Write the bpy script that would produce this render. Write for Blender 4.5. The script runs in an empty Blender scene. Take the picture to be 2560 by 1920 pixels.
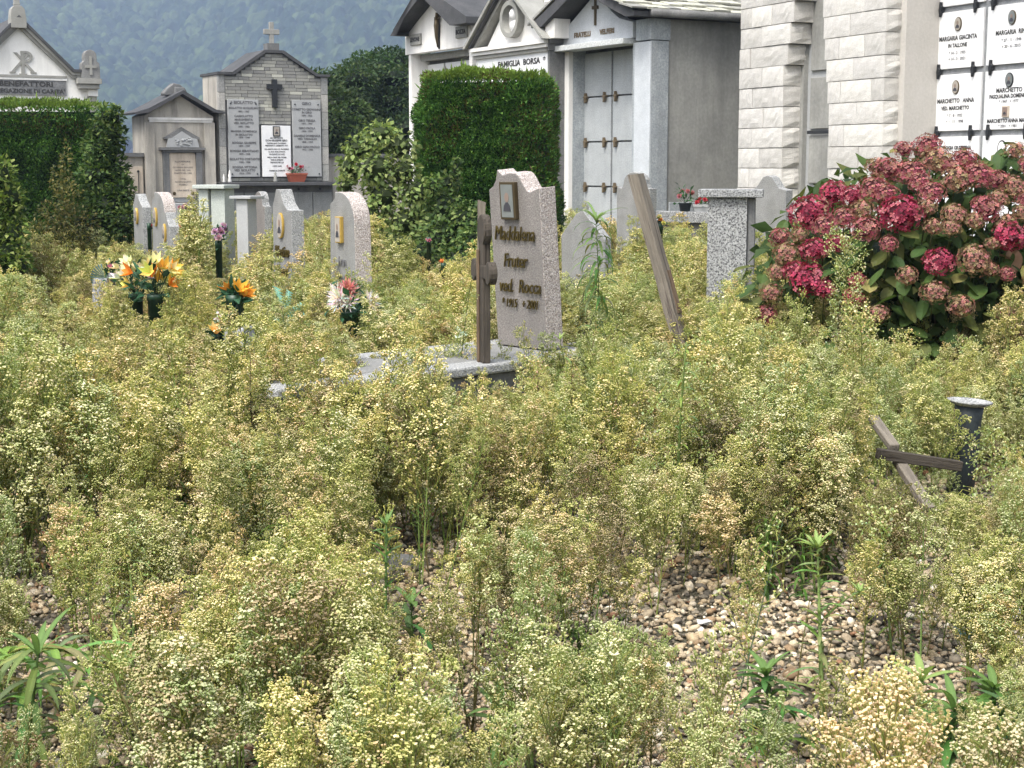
import bpy, math, random
import numpy as np
from mathutils import Vector, Matrix

rnd = random.Random(7)
NR = np.random.default_rng(11)
sc = bpy.context.scene
COL = sc.collection
R = math.radians

# ------------------------------------------------------------------ camera, sky, sun, exposure
EYE, FPX, PITCH = 1.5, 3840.0, R(8.13)
cam_d = bpy.data.cameras.new('camera')
cam = bpy.data.objects.new('camera', cam_d)
COL.objects.link(cam)
cam.location = (0, 0, EYE)
cam.rotation_euler = (R(90) - PITCH, 0, 0)
cam_d.sensor_width = 36
cam_d.lens = 54
cam_d.clip_end = 6000
cam_d.dof.use_dof = False
sc.camera = cam

SUN_EL, SUN_AZ = R(58), R(215)      # high bright overcast sun, from the left and a little behind the camera
w = bpy.data.worlds.new('World')
sc.world = w
w.use_nodes = True
nt = w.node_tree
bg = nt.nodes['Background']
sky = nt.nodes.new('ShaderNodeTexSky')
sky.sky_type = 'NISHITA'
sky.sun_disc = False
sky.sun_elevation = SUN_EL
sky.sun_rotation = SUN_AZ
sky.air_density = 1.0
sky.dust_density = 5.0
hs = nt.nodes.new('ShaderNodeHueSaturation')
hs.inputs['Saturation'].default_value = 0.35
nt.links.new(sky.outputs[0], hs.inputs['Color'])
nt.links.new(hs.outputs[0], bg.inputs['Color'])
bg.inputs['Strength'].default_value = 0.135

sun_d = bpy.data.lights.new('sun', 'SUN')
sun_d.energy = 1.25
sun_d.angle = R(14)
sun_d.color = (1.0, 0.95, 0.86)
sun = bpy.data.objects.new('sun', sun_d)
COL.objects.link(sun)
sdir = Vector((math.sin(SUN_AZ) * math.cos(SUN_EL), math.cos(SUN_AZ) * math.cos(SUN_EL), math.sin(SUN_EL)))
sun.rotation_euler = sdir.to_track_quat('Z', 'Y').to_euler()

sc.view_settings.view_transform = 'Standard'
sc.view_settings.look = 'None'
sc.view_settings.exposure = 1.38
sc.view_settings.gamma = 1
sc.view_settings.use_curve_mapping = False
HAZE = 0.00052
sc.cycles.max_bounces = 6
sc.cycles.diffuse_bounces = 3
sc.cycles.transparent_max_bounces = 8
sc.cycles.volume_bounces = 0

# ------------------------------------------------------------------ survey: sight lines to positions on the ground and on facades
def ray(u, v):
    x = (u - 1280) / FPX
    y = -(v - 960) / FPX
    return (x, math.cos(PITCH) + y * math.sin(PITCH), -math.sin(PITCH) + y * math.cos(PITCH))

def at(u, v, Y):
    d = ray(u, v)
    k = Y / d[1]
    return Vector((d[0] * k, Y, EYE + d[2] * k))

def gz(u, v, Z=0.0):
    d = ray(u, v)
    k = (Z - EYE) / d[2]
    return Vector((d[0] * k, d[1] * k, Z))

class Fac:
    """vertical facade plane; local x to the viewer's right along it, local -y out of it"""
    def __init__(s, X, Y, th):
        s.X, s.Y, s.th = X, Y, R(th)
        s.r = (math.cos(s.th), -math.sin(s.th))
        s.n = (-math.sin(s.th), -math.cos(s.th))
        s.rz = -s.th
    def __call__(s, u, v, d=0):
        q = ray(u, v)
        k = ((s.X * s.n[0] + s.Y * s.n[1]) + d) / (q[0] * s.n[0] + q[1] * s.n[1])
        p = (q[0] * k, q[1] * k)
        return ((p[0] - s.X) * s.r[0] + (p[1] - s.Y) * s.r[1], EYE + q[2] * k)
    def w(s, x, y=0, z=0):
        return Vector((s.X + s.r[0] * x - s.n[0] * y, s.Y + s.r[1] * x - s.n[1] * y, z))

# ------------------------------------------------------------------ materials
def _n(nt, t, **kw):
    n = nt.nodes.new(t)
    for k, v in kw.items():
        setattr(n, k, v)
    return n

def new_mat(name, rough=0.8, spec=0.3, metal=0.0):
    m = bpy.data.materials.new(name)
    m.use_nodes = True
    b = m.node_tree.nodes['Principled BSDF']
    b.inputs['Roughness'].default_value = rough
    b.inputs['Specular IOR Level'].default_value = spec
    b.inputs['Metallic'].default_value = metal
    return m, m.node_tree, b

def mixc(nt, fac, a, b, mode='MIX'):
    n = _n(nt, 'ShaderNodeMix', data_type='RGBA', blend_type=mode)
    for s, val in ((0, fac), (6, a), (7, b)):
        if isinstance(val, (int, float)):
            n.inputs[s].default_value = val
        elif isinstance(val, tuple):
            n.inputs[s].default_value = (*val, 1)
        else:
            nt.links.new(val, n.inputs[s])
    return n.outputs[2]

def ramp(nt, src, stops, interp='LINEAR'):
    n = _n(nt, 'ShaderNodeValToRGB')
    cr = n.color_ramp
    cr.interpolation = interp
    while len(cr.elements) < len(stops):
        cr.elements.new(0.5)
    for e, (p, c) in zip(cr.elements, stops):
        e.position = p
        e.color = (*c, 1) if isinstance(c, tuple) else (c, c, c, 1)
    nt.links.new(src, n.inputs[0])
    return n.outputs[0]

def noise(nt, scale, stretch=(1, 1, 1), detail=4, rough=0.6, off=(0, 0, 0), world=False):
    if world:
        tc = _n(nt, 'ShaderNodeNewGeometry').outputs['Position']
    else:
        tc = _n(nt, 'ShaderNodeTexCoord').outputs['Object']
    mp = _n(nt, 'ShaderNodeMapping')
    mp.inputs['Scale'].default_value = stretch
    mp.inputs['Location'].default_value = off
    nt.links.new(tc, mp.inputs[0])
    n = _n(nt, 'ShaderNodeTexNoise')
    n.inputs['Scale'].default_value = scale
    n.inputs['Detail'].default_value = detail
    n.inputs['Roughness'].default_value = rough
    nt.links.new(mp.outputs[0], n.inputs['Vector'])
    return n.outputs['Fac']

def stone(name, c1, c2, scale=3.0, fine=60, rough=0.85, bump=0.3, speck=None, stain=None, grain=0.35, rand=None, spec=0.25):
    m, nt, b = new_mat(name, rough, spec)
    big = ramp(nt, noise(nt, scale, detail=5), [(0.32, 0.0), (0.68, 1.0)])
    col = mixc(nt, big, c1, c2)
    fn = noise(nt, fine, detail=3)
    g = ramp(nt, fn, [(0.3, 1 - grain), (0.7, 1.0 + grain * 0.4)])
    col = mixc(nt, 1.0, col, g, 'MULTIPLY')
    if speck:
        sc_, cl, lo, hi = speck
        s = ramp(nt, noise(nt, sc_, detail=1, off=(5, 3, 1)), [(lo, 0.0), (hi, 1.0)])
        col = mixc(nt, s, col, cl)
    if stain:
        cl, sx, amt = stain
        s = noise(nt, 1.0, stretch=(sx, sx, sx * 0.12), detail=6, rough=0.7, off=(2, 9, 4))
        s2 = ramp(nt, s, [(0.45, 0.0), (0.72, amt)])
        col = mixc(nt, s2, col, cl)
    if rand:
        oi = _n(nt, 'ShaderNodeObjectInfo').outputs['Random']
        col = mixc(nt, 1.0, col, ramp(nt, oi, rand), 'MULTIPLY')
    nt.links.new(col, b.inputs['Base Color'])
    bp = _n(nt, 'ShaderNodeBump')
    bp.inputs['Strength'].default_value = bump
    bp.inputs['Distance'].default_value = 0.01
    nt.links.new(fn, bp.inputs['Height'])
    nt.links.new(bp.outputs[0], b.inputs['Normal'])
    return m

def plain(name, c, rough=0.6, spec=0.3, metal=0.0, var=0.15, scale=20):
    m, nt, b = new_mat(name, rough, spec, metal)
    g = ramp(nt, noise(nt, scale, detail=3), [(0.3, 1 - var), (0.7, 1.0)])
    nt.links.new(mixc(nt, 1.0, c, g, 'MULTIPLY'), b.inputs['Base Color'])
    return m

def wood(name, c1, c2, c3):
    m, nt, b = new_mat(name, 0.85, 0.2)
    a = noise(nt, 6, stretch=(9, 9, 0.7), detail=6, rough=0.7)
    col = mixc(nt, ramp(nt, a, [(0.35, 0.0), (0.65, 1.0)]), c1, c2)
    k = noise(nt, 5, stretch=(14, 14, 0.5), detail=3, off=(3, 1, 2))
    col = mixc(nt, ramp(nt, k, [(0.56, 0.0), (0.66, 0.9)]), col, c3)
    nt.links.new(col, b.inputs['Base Color'])
    bp = _n(nt, 'ShaderNodeBump')
    bp.inputs['Strength'].default_value = 0.8
    bp.inputs['Distance'].default_value = 0.01
    nt.links.new(a, bp.inputs['Height'])
    nt.links.new(bp.outputs[0], b.inputs['Normal'])
    return m

def leafmat(name, rough=0.6, trans=0.35, tint=None, randrange=None, spec=0.25, gain=(1, 1, 1)):
    """plant matter: colour from the mesh's own 'col' attribute, part of the light passes through"""
    m, nt, b = new_mat(name, rough, spec)
    at_ = _n(nt, 'ShaderNodeAttribute', attribute_name='col').outputs['Color']
    col = mixc(nt, 1.0, at_, gain, 'MULTIPLY')
    if randrange:
        oi = _n(nt, 'ShaderNodeObjectInfo').outputs['Random']
        col = mixc(nt, 1.0, col, ramp(nt, oi, randrange), 'MULTIPLY')
    nt.links.new(col, b.inputs['Base Color'])
    tr = _n(nt, 'ShaderNodeBsdfTranslucent')
    nt.links.new(mixc(nt, 1.0, col, (1.1, 1.1, 0.7), 'MULTIPLY'), tr.inputs['Color'])
    mx = _n(nt, 'ShaderNodeMixShader')
    mx.inputs[0].default_value = trans
    nt.links.new(b.outputs[0], mx.inputs[1])
    nt.links.new(tr.outputs[0], mx.inputs[2])
    nt.links.new(mx.outputs[0], nt.nodes['Material Output'].inputs['Surface'])
    return m

M = {}
M['plaster_white'] = stone('white_plaster', (0.82, 0.82, 0.80), (0.74, 0.74, 0.72), 2, 50, grain=0.06, stain=((0.42, 0.42, 0.40), 2.6, 0.5))
M['plaster_clean'] = stone('clean_white_plaster', (0.78, 0.77, 0.75), (0.70, 0.69, 0.67), 2, 50, grain=0.06, stain=((0.36, 0.35, 0.32), 3.0, 0.5))
M['plaster_beige'] = stone('beige_plaster', (0.50, 0.465, 0.405), (0.38, 0.36, 0.32), 2.5, 50, grain=0.15, stain=((0.12, 0.115, 0.105), 3.5, 0.8))
M['plaster_grey'] = stone('grey_cement_render', (0.25, 0.25, 0.235), (0.36, 0.36, 0.335), 1.7, 25, grain=0.14, stain=((0.14, 0.14, 0.135), 1.9, 0.75), rough=0.95)
M['moulding_grey'] = stone('grey_moulding_paint', (0.24, 0.24, 0.22), (0.31, 0.31, 0.29), 4, 60, grain=0.1)
M['greystone'] = stone('blue_grey_stone', (0.31, 0.34, 0.36), (0.41, 0.44, 0.46), 5, 45, grain=0.3, stain=((0.17, 0.18, 0.185), 4, 0.6))
M['greystone_slab'] = stone('blue_grey_stone_slab', (0.35, 0.375, 0.39), (0.43, 0.455, 0.47), 3, 60, grain=0.28, stain=((0.24, 0.25, 0.25), 3, 0.45))
M['greystone_dark'] = stone('dark_grey_stone', (0.13, 0.135, 0.135), (0.2, 0.2, 0.2), 4, 50, grain=0.25, stain=((0.05, 0.05, 0.05), 4, 0.5))
M['roof_dark'] = stone('dark_roofing', (0.055, 0.058, 0.062), (0.09, 0.09, 0.095), 3, 40, grain=0.2)
M['slate'] = stone('stone_roof_slate', (0.36, 0.36, 0.33), (0.50, 0.50, 0.46), 4, 30, grain=0.3, rand=[(0.0, (0.6, 0.6, 0.62)), (0.5, (0.95, 0.95, 0.88)), (1.0, (1.25, 1.25, 1.15))])
M['rockface'] = stone('rock_faced_limestone', (0.52, 0.51, 0.485), (0.62, 0.61, 0.59), 4, 28, grain=0.16, bump=0.5, stain=((0.34, 0.33, 0.30), 3.0, 0.35), rand=[(0.0, (0.85, 0.84, 0.82)), (0.5, (0.97, 0.96, 0.95)), (1.0, (1.1, 1.09, 1.06))])
M['joint'] = stone('mortar', (0.33, 0.32, 0.30), (0.38, 0.37, 0.35), 6, 50)
M['brick_grey'] = stone('grey_split_stone', (0.27, 0.27, 0.25), (0.33, 0.33, 0.305), 5, 40, grain=0.2, rand=[(0.0, (0.72, 0.72, 0.75)), (0.7, (1.0, 1.0, 0.98)), (0.88, (1.15, 1.15, 1.1)), (1.0, (1.7, 1.7, 1.6))])
M['marble'] = stone('white_marble', (0.80, 0.80, 0.80), (0.70, 0.71, 0.73), 3.5, 20, grain=0.05, rough=0.35, bump=0.02, spec=0.5)
M['marble_warm'] = stone('weathered_beige_marble', (0.62, 0.54, 0.44), (0.52, 0.45, 0.37), 4, 30, grain=0.1, rough=0.6, stain=((0.25, 0.2, 0.15), 6, 0.6))
M['granite_frame'] = stone('grey_granite_frame', (0.22, 0.23, 0.24), (0.32, 0.33, 0.34), 12, 120, grain=0.5)
M['plaque_grey'] = stone('grey_stone_plaque', (0.33, 0.34, 0.345), (0.37, 0.38, 0.385), 4, 90, grain=0.12)
M['granite_pink'] = stone('pinkish_polished_granite', (0.27, 0.25, 0.235), (0.20, 0.19, 0.18), 5, 110, grain=0.5, stain=((0.13, 0.12, 0.11), 5, 0.5), rough=0.5, speck=(150, (0.12, 0.10, 0.095), 0.58, 0.64), spec=0.4)
M['granite_pink_raw'] = stone('rough_pink_granite', (0.50, 0.45, 0.42), (0.40, 0.34, 0.31), 20, 90, grain=0.6, bump=1.0, speck=(120, (0.62, 0.58, 0.56), 0.55, 0.62))
M['granite_light'] = stone('light_grey_granite', (0.20, 0.203, 0.198), (0.27, 0.273, 0.268), 7, 110, grain=0.4, stain=((0.15, 0.15, 0.14), 6, 0.55), speck=(140, (0.2, 0.2, 0.2), 0.58, 0.66))
M['granite_light_raw'] = stone('rough_light_granite', (0.44, 0.445, 0.44), (0.33, 0.34, 0.34), 20, 90, grain=0.6, bump=1.0)
M['granite_salt'] = stone('black_and_white_granite', (0.40, 0.41, 0.41), (0.30, 0.31, 0.31), 12, 60, grain=0.5, speck=(75, (0.07, 0.07, 0.075), 0.46, 0.66), bump=0.2)
M['granite_green'] = stone('pale_green_granite', (0.40, 0.44, 0.41), (0.46, 0.49, 0.46), 6, 90, grain=0.25)
M['bronze'] = plain('dark_bronze', (0.10, 0.075, 0.04), 0.45, 0.5, 0.6)
M['iron'] = plain('black_iron', (0.02, 0.022, 0.025), 0.5, 0.4)
M['bronze_hook'] = plain('brown_bronze', (0.17, 0.13, 0.08), 0.55, 0.4, 0.3)
M['gold'] = plain('gilded_metal', (0.62, 0.42, 0.10), 0.4, 0.5, 0.5)
M['gilt_dark'] = plain('tarnished_gilt_letters', (0.12, 0.09, 0.025), 0.35, 0.5, 0.5, var=0.5, scale=60)
M['soilbed'] = stone('grave_soil', (0.10, 0.085, 0.06), (0.14, 0.12, 0.09), 6, 60)
M['ink'] = plain('engraved_lettering', (0.045, 0.045, 0.045), 0.7)
M['ink_grey'] = plain('faded_engraved_lettering', (0.13, 0.13, 0.135), 0.8)
M['photo_pale'] = plain('portrait_background', (0.36, 0.33, 0.29), 0.3, 0.5)
M['photo_mid'] = plain('portrait_figure_face', (0.24, 0.18, 0.15), 0.3, 0.5)
M['photo_dark'] = plain('portrait_figure_clothes', (0.05, 0.05, 0.06), 0.3, 0.5)
M['photo_blue'] = plain('portrait_sky', (0.17, 0.185, 0.18), 0.3, 0.5)
M['wood'] = wood('weathered_wood', (0.26, 0.22, 0.17), (0.15, 0.125, 0.10), (0.05, 0.04, 0.035))
M['wood_grey'] = wood('silvered_wood', (0.21, 0.185, 0.15), (0.13, 0.115, 0.095), (0.07, 0.055, 0.05))
M['wood_brown'] = wood('brown_wood', (0.17, 0.12, 0.08), (0.11, 0.08, 0.055), (0.06, 0.035, 0.02))
M['wood_dark'] = wood('dark_stained_wood', (0.085, 0.072, 0.058), (0.045, 0.039, 0.032), (0.025, 0.02, 0.015))
M['terracotta'] = plain('terracotta_plastic', (0.36, 0.10, 0.06), 0.6)
M['darkgreen'] = plain('dark_green_plastic', (0.015, 0.05, 0.025), 0.4, 0.4)
M['black_glaze'] = plain('dark_slate_glaze', (0.035, 0.045, 0.05), 0.5, 0.3)
M['white_enamel'] = plain('white_enamel', (0.75, 0.74, 0.70), 0.4, 0.4)
M['plastic_white'] = plain('torn_white_plastic', (0.52, 0.53, 0.52), 0.4, 0.4)
M['teal_glass'] = plain('blue_green_plastic', (0.06, 0.13, 0.14), 0.25, 0.6)
M['deadleaf'] = plain('dry_dead_leaf', (0.27, 0.22, 0.16), 0.9, 0.1, var=0.5, scale=40)
M['bark'] = wood('bark', (0.10, 0.085, 0.06), (0.07, 0.055, 0.04), (0.03, 0.025, 0.02))
M['leaf'] = leafmat('leaf_green')
M['petal'] = leafmat('petal', trans=0.3)
M['weed'] = leafmat('weed_matter', rough=0.75, trans=0.42, spec=0.12, gain=(1.02, 1.01, 1.14),
                    randrange=[(0.0, (0.70, 0.74, 0.60)), (0.3, (0.92, 0.93, 0.86)), (0.6, (1.06, 1.04, 0.95)), (0.85, (1.04, 0.96, 0.87)), (1.0, (0.82, 0.88, 0.84))])

# ------------------------------------------------------------------ mesh helpers
def tag(o, label=None, cat=None, group=None, kind=None):
    if label: o['label'] = label
    if cat: o['category'] = cat
    if group: o['group'] = group
    if kind: o['kind'] = kind
    return o

def empty(name, loc, rz=0.0, label=None, cat=None, group=None, rx=0.0):
    o = bpy.data.objects.new(name, None)
    o.empty_display_size = 0.1
    COL.objects.link(o)
    o.location = loc
    o.rotation_euler = (rx, 0, rz)
    return tag(o, label, cat, group)

def link(name, me, parent=None, loc=(0, 0, 0), rot=(0, 0, 0), scl=(1, 1, 1)):
    o = bpy.data.objects.new(name, me)
    COL.objects.link(o)
    o.parent = parent
    o.location = loc
    o.rotation_euler = rot
    o.scale = scl
    return o

class MB:
    def __init__(s):
        s.v, s.f, s.m, s.c, s.col = [], [], [], [], (1, 1, 1)
    def add(s, vs, fs, m=0):
        b = len(s.v)
        s.v += [tuple(p) for p in vs]
        s.c += [s.col] * len(vs)
        for f in fs:
            s.f.append([b + i for i in f])
            s.m.append(m)
        return s
    def box(s, x0, x1, y0, y1, z0, z1, m=0):
        return s.add([(x0, y0, z0), (x1, y0, z0), (x1, y1, z0), (x0, y1, z0), (x0, y0, z1), (x1, y0, z1), (x1, y1, z1), (x0, y1, z1)],
                     [(0, 3, 2, 1), (4, 5, 6, 7), (0, 1, 5, 4), (1, 2, 6, 5), (2, 3, 7, 6), (3, 0, 4, 7)], m)
    def prism(s, pts, y0, y1, m=0, mside=None, cut=True):
        """outline in xz (anticlockwise seen from the front), extruded from y0 to y1"""
        n = len(pts)
        vs = [(x, y0, z) for x, z in pts] + [(x, y1, z) for x, z in pts]
        s.add(vs, [list(range(n)), list(range(2 * n - 1, n - 1, -1))], m)
        b = len(s.v) - 2 * n
        for i in range(n):
            j = (i + 1) % n
            s.f.append([b + i, b + n + i, b + n + j, b + j])
            s.m.append(m if mside is None else mside)
        return s
    def tube(s, path, radii, n=6, m=0, cap=True):
        if not isinstance(radii, (list, tuple)):
            radii = [radii] * len(path)
        P = [Vector(p) for p in path]
        rings = []
        for i, p in enumerate(P):
            t = (P[min(i + 1, len(P) - 1)] - P[max(i - 1, 0)])
            t = t.normalized() if t.length > 1e-9 else Vector((0, 0, 1))
            a = t.orthogonal().normalized() if i == 0 else (last - t * last.dot(t)).normalized()
            last = a
            b_ = t.cross(a)
            rings.append([p + (a * math.cos(2 * math.pi * k / n) + b_ * math.sin(2 * math.pi * k / n)) * radii[i] for k in range(n)])
        vs = [q for r in rings for q in r]
        fs = []
        for i in range(len(P) - 1):
            for k in range(n):
                k2 = (k + 1) % n
                fs.append((i * n + k, i * n + k2, (i + 1) * n + k2, (i + 1) * n + k))
        if cap:
            fs.append(list(range(n))[::-1])
            fs.append([(len(P) - 1) * n + k for k in range(n)])
        return s.add(vs, fs, m)
    def lathe(s, prof, n=16, c=(0, 0, 0), m=0, sy=1.0):
        vs, fs = [], []
        for r, z in prof:
            for k in range(n):
                a = 2 * math.pi * k / n
                vs.append((c[0] + r * math.cos(a), c[1] + r * math.sin(a) * sy, c[2] + z))
        for i in range(len(prof) - 1):
            for k in range(n):
                k2 = (k + 1) % n
                fs.append((i * n + k, i * n + k2, (i + 1) * n + k2, (i + 1) * n + k))
        fs.append(list(range(n))[::-1])
        fs.append([(len(prof) - 1) * n + k for k in range(n)])
        return s.add(vs, fs, m)
    def oval(s, cx, cz, rx, rz, y0, y1, n=16, m=0):
        return s.prism([(cx + rx * math.cos(2 * math.pi * k / n), cz + rz * math.sin(2 * math.pi * k / n)) for k in range(n)], y0, y1, m)
    def blob(s, c, r, n=8, m=0, jit=0.0, rr=rnd):
        prof = []
        vs, fs = [], []
        k_ = max(4, n // 2)
        for i in range(k_ + 1):
            ph = math.pi * i / k_
            for k in range(n):
                a = 2 * math.pi * k / n
                q = 1 + rr.uniform(-jit, jit)
                vs.append((c[0] + r[0] * q * math.sin(ph) * math.cos(a), c[1] + r[1] * q * math.sin(ph) * math.sin(a), c[2] - r[2] * q * math.cos(ph)))
        for i in range(k_):
            for k in range(n):
                k2 = (k + 1) % n
                fs.append((i * n + k, i * n + k2, (i + 1) * n + k2, (i + 1) * n + k))
        return s.add(vs, fs, m)
    def mesh(s, name, mats, smooth=False):
        me = bpy.data.meshes.new(name)
        me.from_pydata(s.v, [], s.f)
        for mt in (mats if isinstance(mats, (list, tuple)) else [mats]):
            me.materials.append(M[mt] if isinstance(mt, str) else mt)
        me.polygons.foreach_set('material_index', s.m)
        if smooth:
            me.polygons.foreach_set('use_smooth', [True] * len(me.polygons))
        if any(c != (1, 1, 1) for c in s.c):
            a = me.color_attributes.new('col', 'FLOAT_COLOR', 'POINT')
            a.data.foreach_set('color', np.array([(*c, 1) for c in s.c], dtype=np.float32).ravel())
        me.update()
        return me
    def build(s, name, mats, parent=None, loc=(0, 0, 0), rot=(0, 0, 0), smooth=False, bevel=0.0):
        o = link(name, s.mesh(name, mats, smooth), parent, loc, rot)
        if bevel:
            b = o.modifiers.new('bevel', 'BEVEL')
            b.width = bevel
            b.segments = 2
            b.limit_method = 'ANGLE'
        return o

def npmesh(name, V, Fq, C, mat, smooth=False):
    """big mesh from numpy arrays; Fq (n,3) or (n,4)"""
    me = bpy.data.meshes.new(name)
    V = np.asarray(V, np.float32)
    Fq = np.asarray(Fq, np.int32)
    k = Fq.shape[1]
    me.vertices.add(len(V))
    me.vertices.foreach_set('co', V.ravel())
    me.loops.add(Fq.size)
    me.loops.foreach_set('vertex_index', Fq.ravel())
    me.polygons.add(len(Fq))
    me.polygons.foreach_set('loop_start', np.arange(0, Fq.size, k, dtype=np.int32))
    if smooth:
        me.polygons.foreach_set('use_smooth', np.ones(len(Fq), bool))
    if C is not None:
        a = me.color_attributes.new('col', 'FLOAT_COLOR', 'POINT')
        a.data.foreach_set('color', np.concatenate([C, np.ones((len(C), 1))], 1).astype(np.float32).ravel())
    me.materials.append(M[mat] if isinstance(mat, str) else mat)
    me.update(calc_edges=True)
    return me

def leaves(P, N, L, W, C, mat, name, droop=0.3, rng=NR):
    """folded leaf blades (2 quads each... a kite of 4 points and a mid rib) at points P, pointing roughly along N"""
    n = len(P)
    up = np.array([0, 0, 1.0])
    d = N + rng.normal(0, 0.55, (n, 3))
    d[:, 2] -= droop
    d /= np.linalg.norm(d, axis=1)[:, None]
    s = np.cross(d, up + rng.normal(0, 0.5, (n, 3)))
    s /= np.linalg.norm(s, axis=1)[:, None] + 1e-9
    q = np.cross(s, d)
    L = np.broadcast_to(L, (n,))[:, None] * rng.uniform(0.7, 1.25, (n, 1))
    W = np.broadcast_to(W, (n,))[:, None] * rng.uniform(0.7, 1.25, (n, 1))
    a = P
    b = P + d * L * 0.45 + s * W * 0.5 + q * W * 0.15
    c = P + d * L - q * L * 0.1
    e = P + d * L * 0.45 - s * W * 0.5 + q * W * 0.15
    mid = P + d * L * 0.5
    V = np.stack([a, b, c, e, mid], 1).reshape(-1, 3)
    i = np.arange(n)[:, None] * 5
    F = np.concatenate([i + [0, 1, 4], i + [1, 2, 4], i + [2, 3, 4], i + [3, 0, 4]], 1).reshape(-1, 3)
    return npmesh(name, V, F, np.repeat(C, 5, axis=0), mat)

def pal(n, cols, var=0.15, rng=NR, wts=None):
    cols = np.array(cols)
    k = rng.choice(len(cols), n, p=wts)
    c = cols[k] * rng.uniform(1 - var, 1 + var, (n, 1))
    return c

def txt(parent, body, x, z, y, size, mat='ink', ext=0.002, align='CENTER', shear=0.0, sx=1.0, name='lettering', line=1.0, roty=0.0, bold=0.0):
    cu = bpy.data.curves.new(name, 'FONT')
    cu.body = body
    cu.size = size
    cu.extrude = ext
    cu.resolution_u = 2
    cu.align_x = align
    cu.align_y = 'CENTER'
    cu.shear = shear
    cu.space_line = line
    cu.offset = bold
    cu.materials.append(M[mat])
    tmp = bpy.data.objects.new(name, cu)
    me = bpy.data.meshes.new_from_object(tmp)
    me.name = name
    bpy.data.objects.remove(tmp)
    bpy.data.curves.remove(cu)
    return link(name, me, parent, (x, y, z), (R(90), roty, 0), (sx, 1, 1))

def portrait(parent, x, z, y, rx, rz, shape='oval', frame='bronze', back='photo_pale', fr=0.012, depth=0.02):
    """framed memorial photograph: frame > portrait plate with a head and shoulders"""
    f = MB()
    if shape == 'oval':
        f.oval(x, z, rx + fr, rz + fr, y - depth, y, 18)
    else:
        f.box(x - rx - fr, x + rx + fr, y - depth, y, z - rz - fr, z + rz + fr)
    fo = f.build('portrait_frame', frame, parent, bevel=0.003)
    p = MB()
    yb = y - depth - 0.003
    if shape == 'oval':
        p.oval(x, z, rx, rz, yb, y - depth + 0.001, 18, 0)
    else:
        p.box(x - rx, x + rx, yb, y - depth + 0.001, z - rz, z + rz, 0)
    p.oval(x, z + rz * 0.22, rx * 0.36, rz * 0.3, yb - 0.002, yb, 10, 1)
    p.prism([(x - rx * 0.62, z - rz * 0.62), (x + rx * 0.62, z - rz * 0.62), (x + rx * 0.5, z - rz * 0.28), (x + rx * 0.15, z - rz * 0.08),
             (x - rx * 0.15, z - rz * 0.08), (x - rx * 0.5, z - rz * 0.28)], yb - 0.003, yb, 2)
    p.build('portrait', [back, 'photo_mid', 'photo_dark'], fo)
    return fo

def scatter(name, protos, P, rot, scl, idx, label=None, cat=None):
    """one object: point cloud mesh + geometry nodes that set an unlinked collection's meshes on the points"""
    pc = bpy.data.collections.new(name + '_kinds')
    for i, me in enumerate(protos):
        pc.objects.link(bpy.data.objects.new('%s_kind_%02d' % (name, i), me))
    me = bpy.data.meshes.new(name)
    n = len(P)
    me.vertices.add(n)
    me.vertices.foreach_set('co', np.asarray(P, np.float32).ravel())
    a = me.attributes.new('rot', 'FLOAT_VECTOR', 'POINT'); a.data.foreach_set('vector', np.asarray(rot, np.float32).ravel())
    a = me.attributes.new('scl', 'FLOAT_VECTOR', 'POINT'); a.data.foreach_set('vector', np.asarray(scl, np.float32).ravel())
    a = me.attributes.new('idx', 'INT', 'POINT'); a.data.foreach_set('value', np.asarray(idx, np.int32))
    o = link(name, me)
    g = bpy.data.node_groups.new(name, 'GeometryNodeTree')
    g.interface.new_socket('Geometry', in_out='INPUT', socket_type='NodeSocketGeometry')
    g.interface.new_socket('Geometry', in_out='OUTPUT', socket_type='NodeSocketGeometry')
    gi = g.nodes.new('NodeGroupInput'); go = g.nodes.new('NodeGroupOutput')
    ip = g.nodes.new('GeometryNodeInstanceOnPoints')
    ci = g.nodes.new('GeometryNodeCollectionInfo')
    ci.inputs['Collection'].default_value = pc
    ci.inputs['Separate Children'].default_value = True
    ci.inputs['Reset Children'].default_value = True
    ip.inputs['Pick Instance'].default_value = True
    def named(nm, dt):
        q = g.nodes.new('GeometryNodeInputNamedAttribute')
        q.data_type = dt
        q.inputs['Name'].default_value = nm
        return q.outputs[0]
    g.links.new(gi.outputs[0], ip.inputs['Points'])
    g.links.new(ci.outputs[0], ip.inputs['Instance'])
    g.links.new(named('idx', 'INT'), ip.inputs['Instance Index'])
    g.links.new(named('rot', 'FLOAT_VECTOR'), ip.inputs['Rotation'])
    g.links.new(named('scl', 'FLOAT_VECTOR'), ip.inputs['Scale'])
    g.links.new(ip.outputs[0], go.inputs[0])
    md = o.modifiers.new('scatter', 'NODES')
    md.node_group = g
    return tag(o, label, cat, kind='stuff')


# ------------------------------------------------------------------ the ground, gravel and the wooded mountain
def dirt():
    m, nt, b = new_mat('soil_and_moss', 0.95, 0.1)
    col = mixc(nt, ramp(nt, noise(nt, 1.5, world=True, detail=6), [(0.35, 0.0), (0.65, 1.0)]), (0.10, 0.085, 0.06), (0.14, 0.13, 0.10))
    col = mixc(nt, ramp(nt, noise(nt, 0.02, world=True, detail=6), [(0.4, 0.0), (0.6, 0.5)]), col, (0.07, 0.09, 0.04))
    f = noise(nt, 45, world=True, detail=5)
    col = mixc(nt, 1.0, col, ramp(nt, f, [(0.3, 0.5), (0.7, 1.3)]), 'MULTIPLY')
    nt.links.new(col, b.inputs['Base Color'])
    bp = _n(nt, 'ShaderNodeBump'); bp.inputs['Strength'].default_value = 1; bp.inputs['Distance'].default_value = 0.02
    nt.links.new(f, bp.inputs['Height']); nt.links.new(bp.outputs[0], b.inputs['Normal'])
    return m
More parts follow.
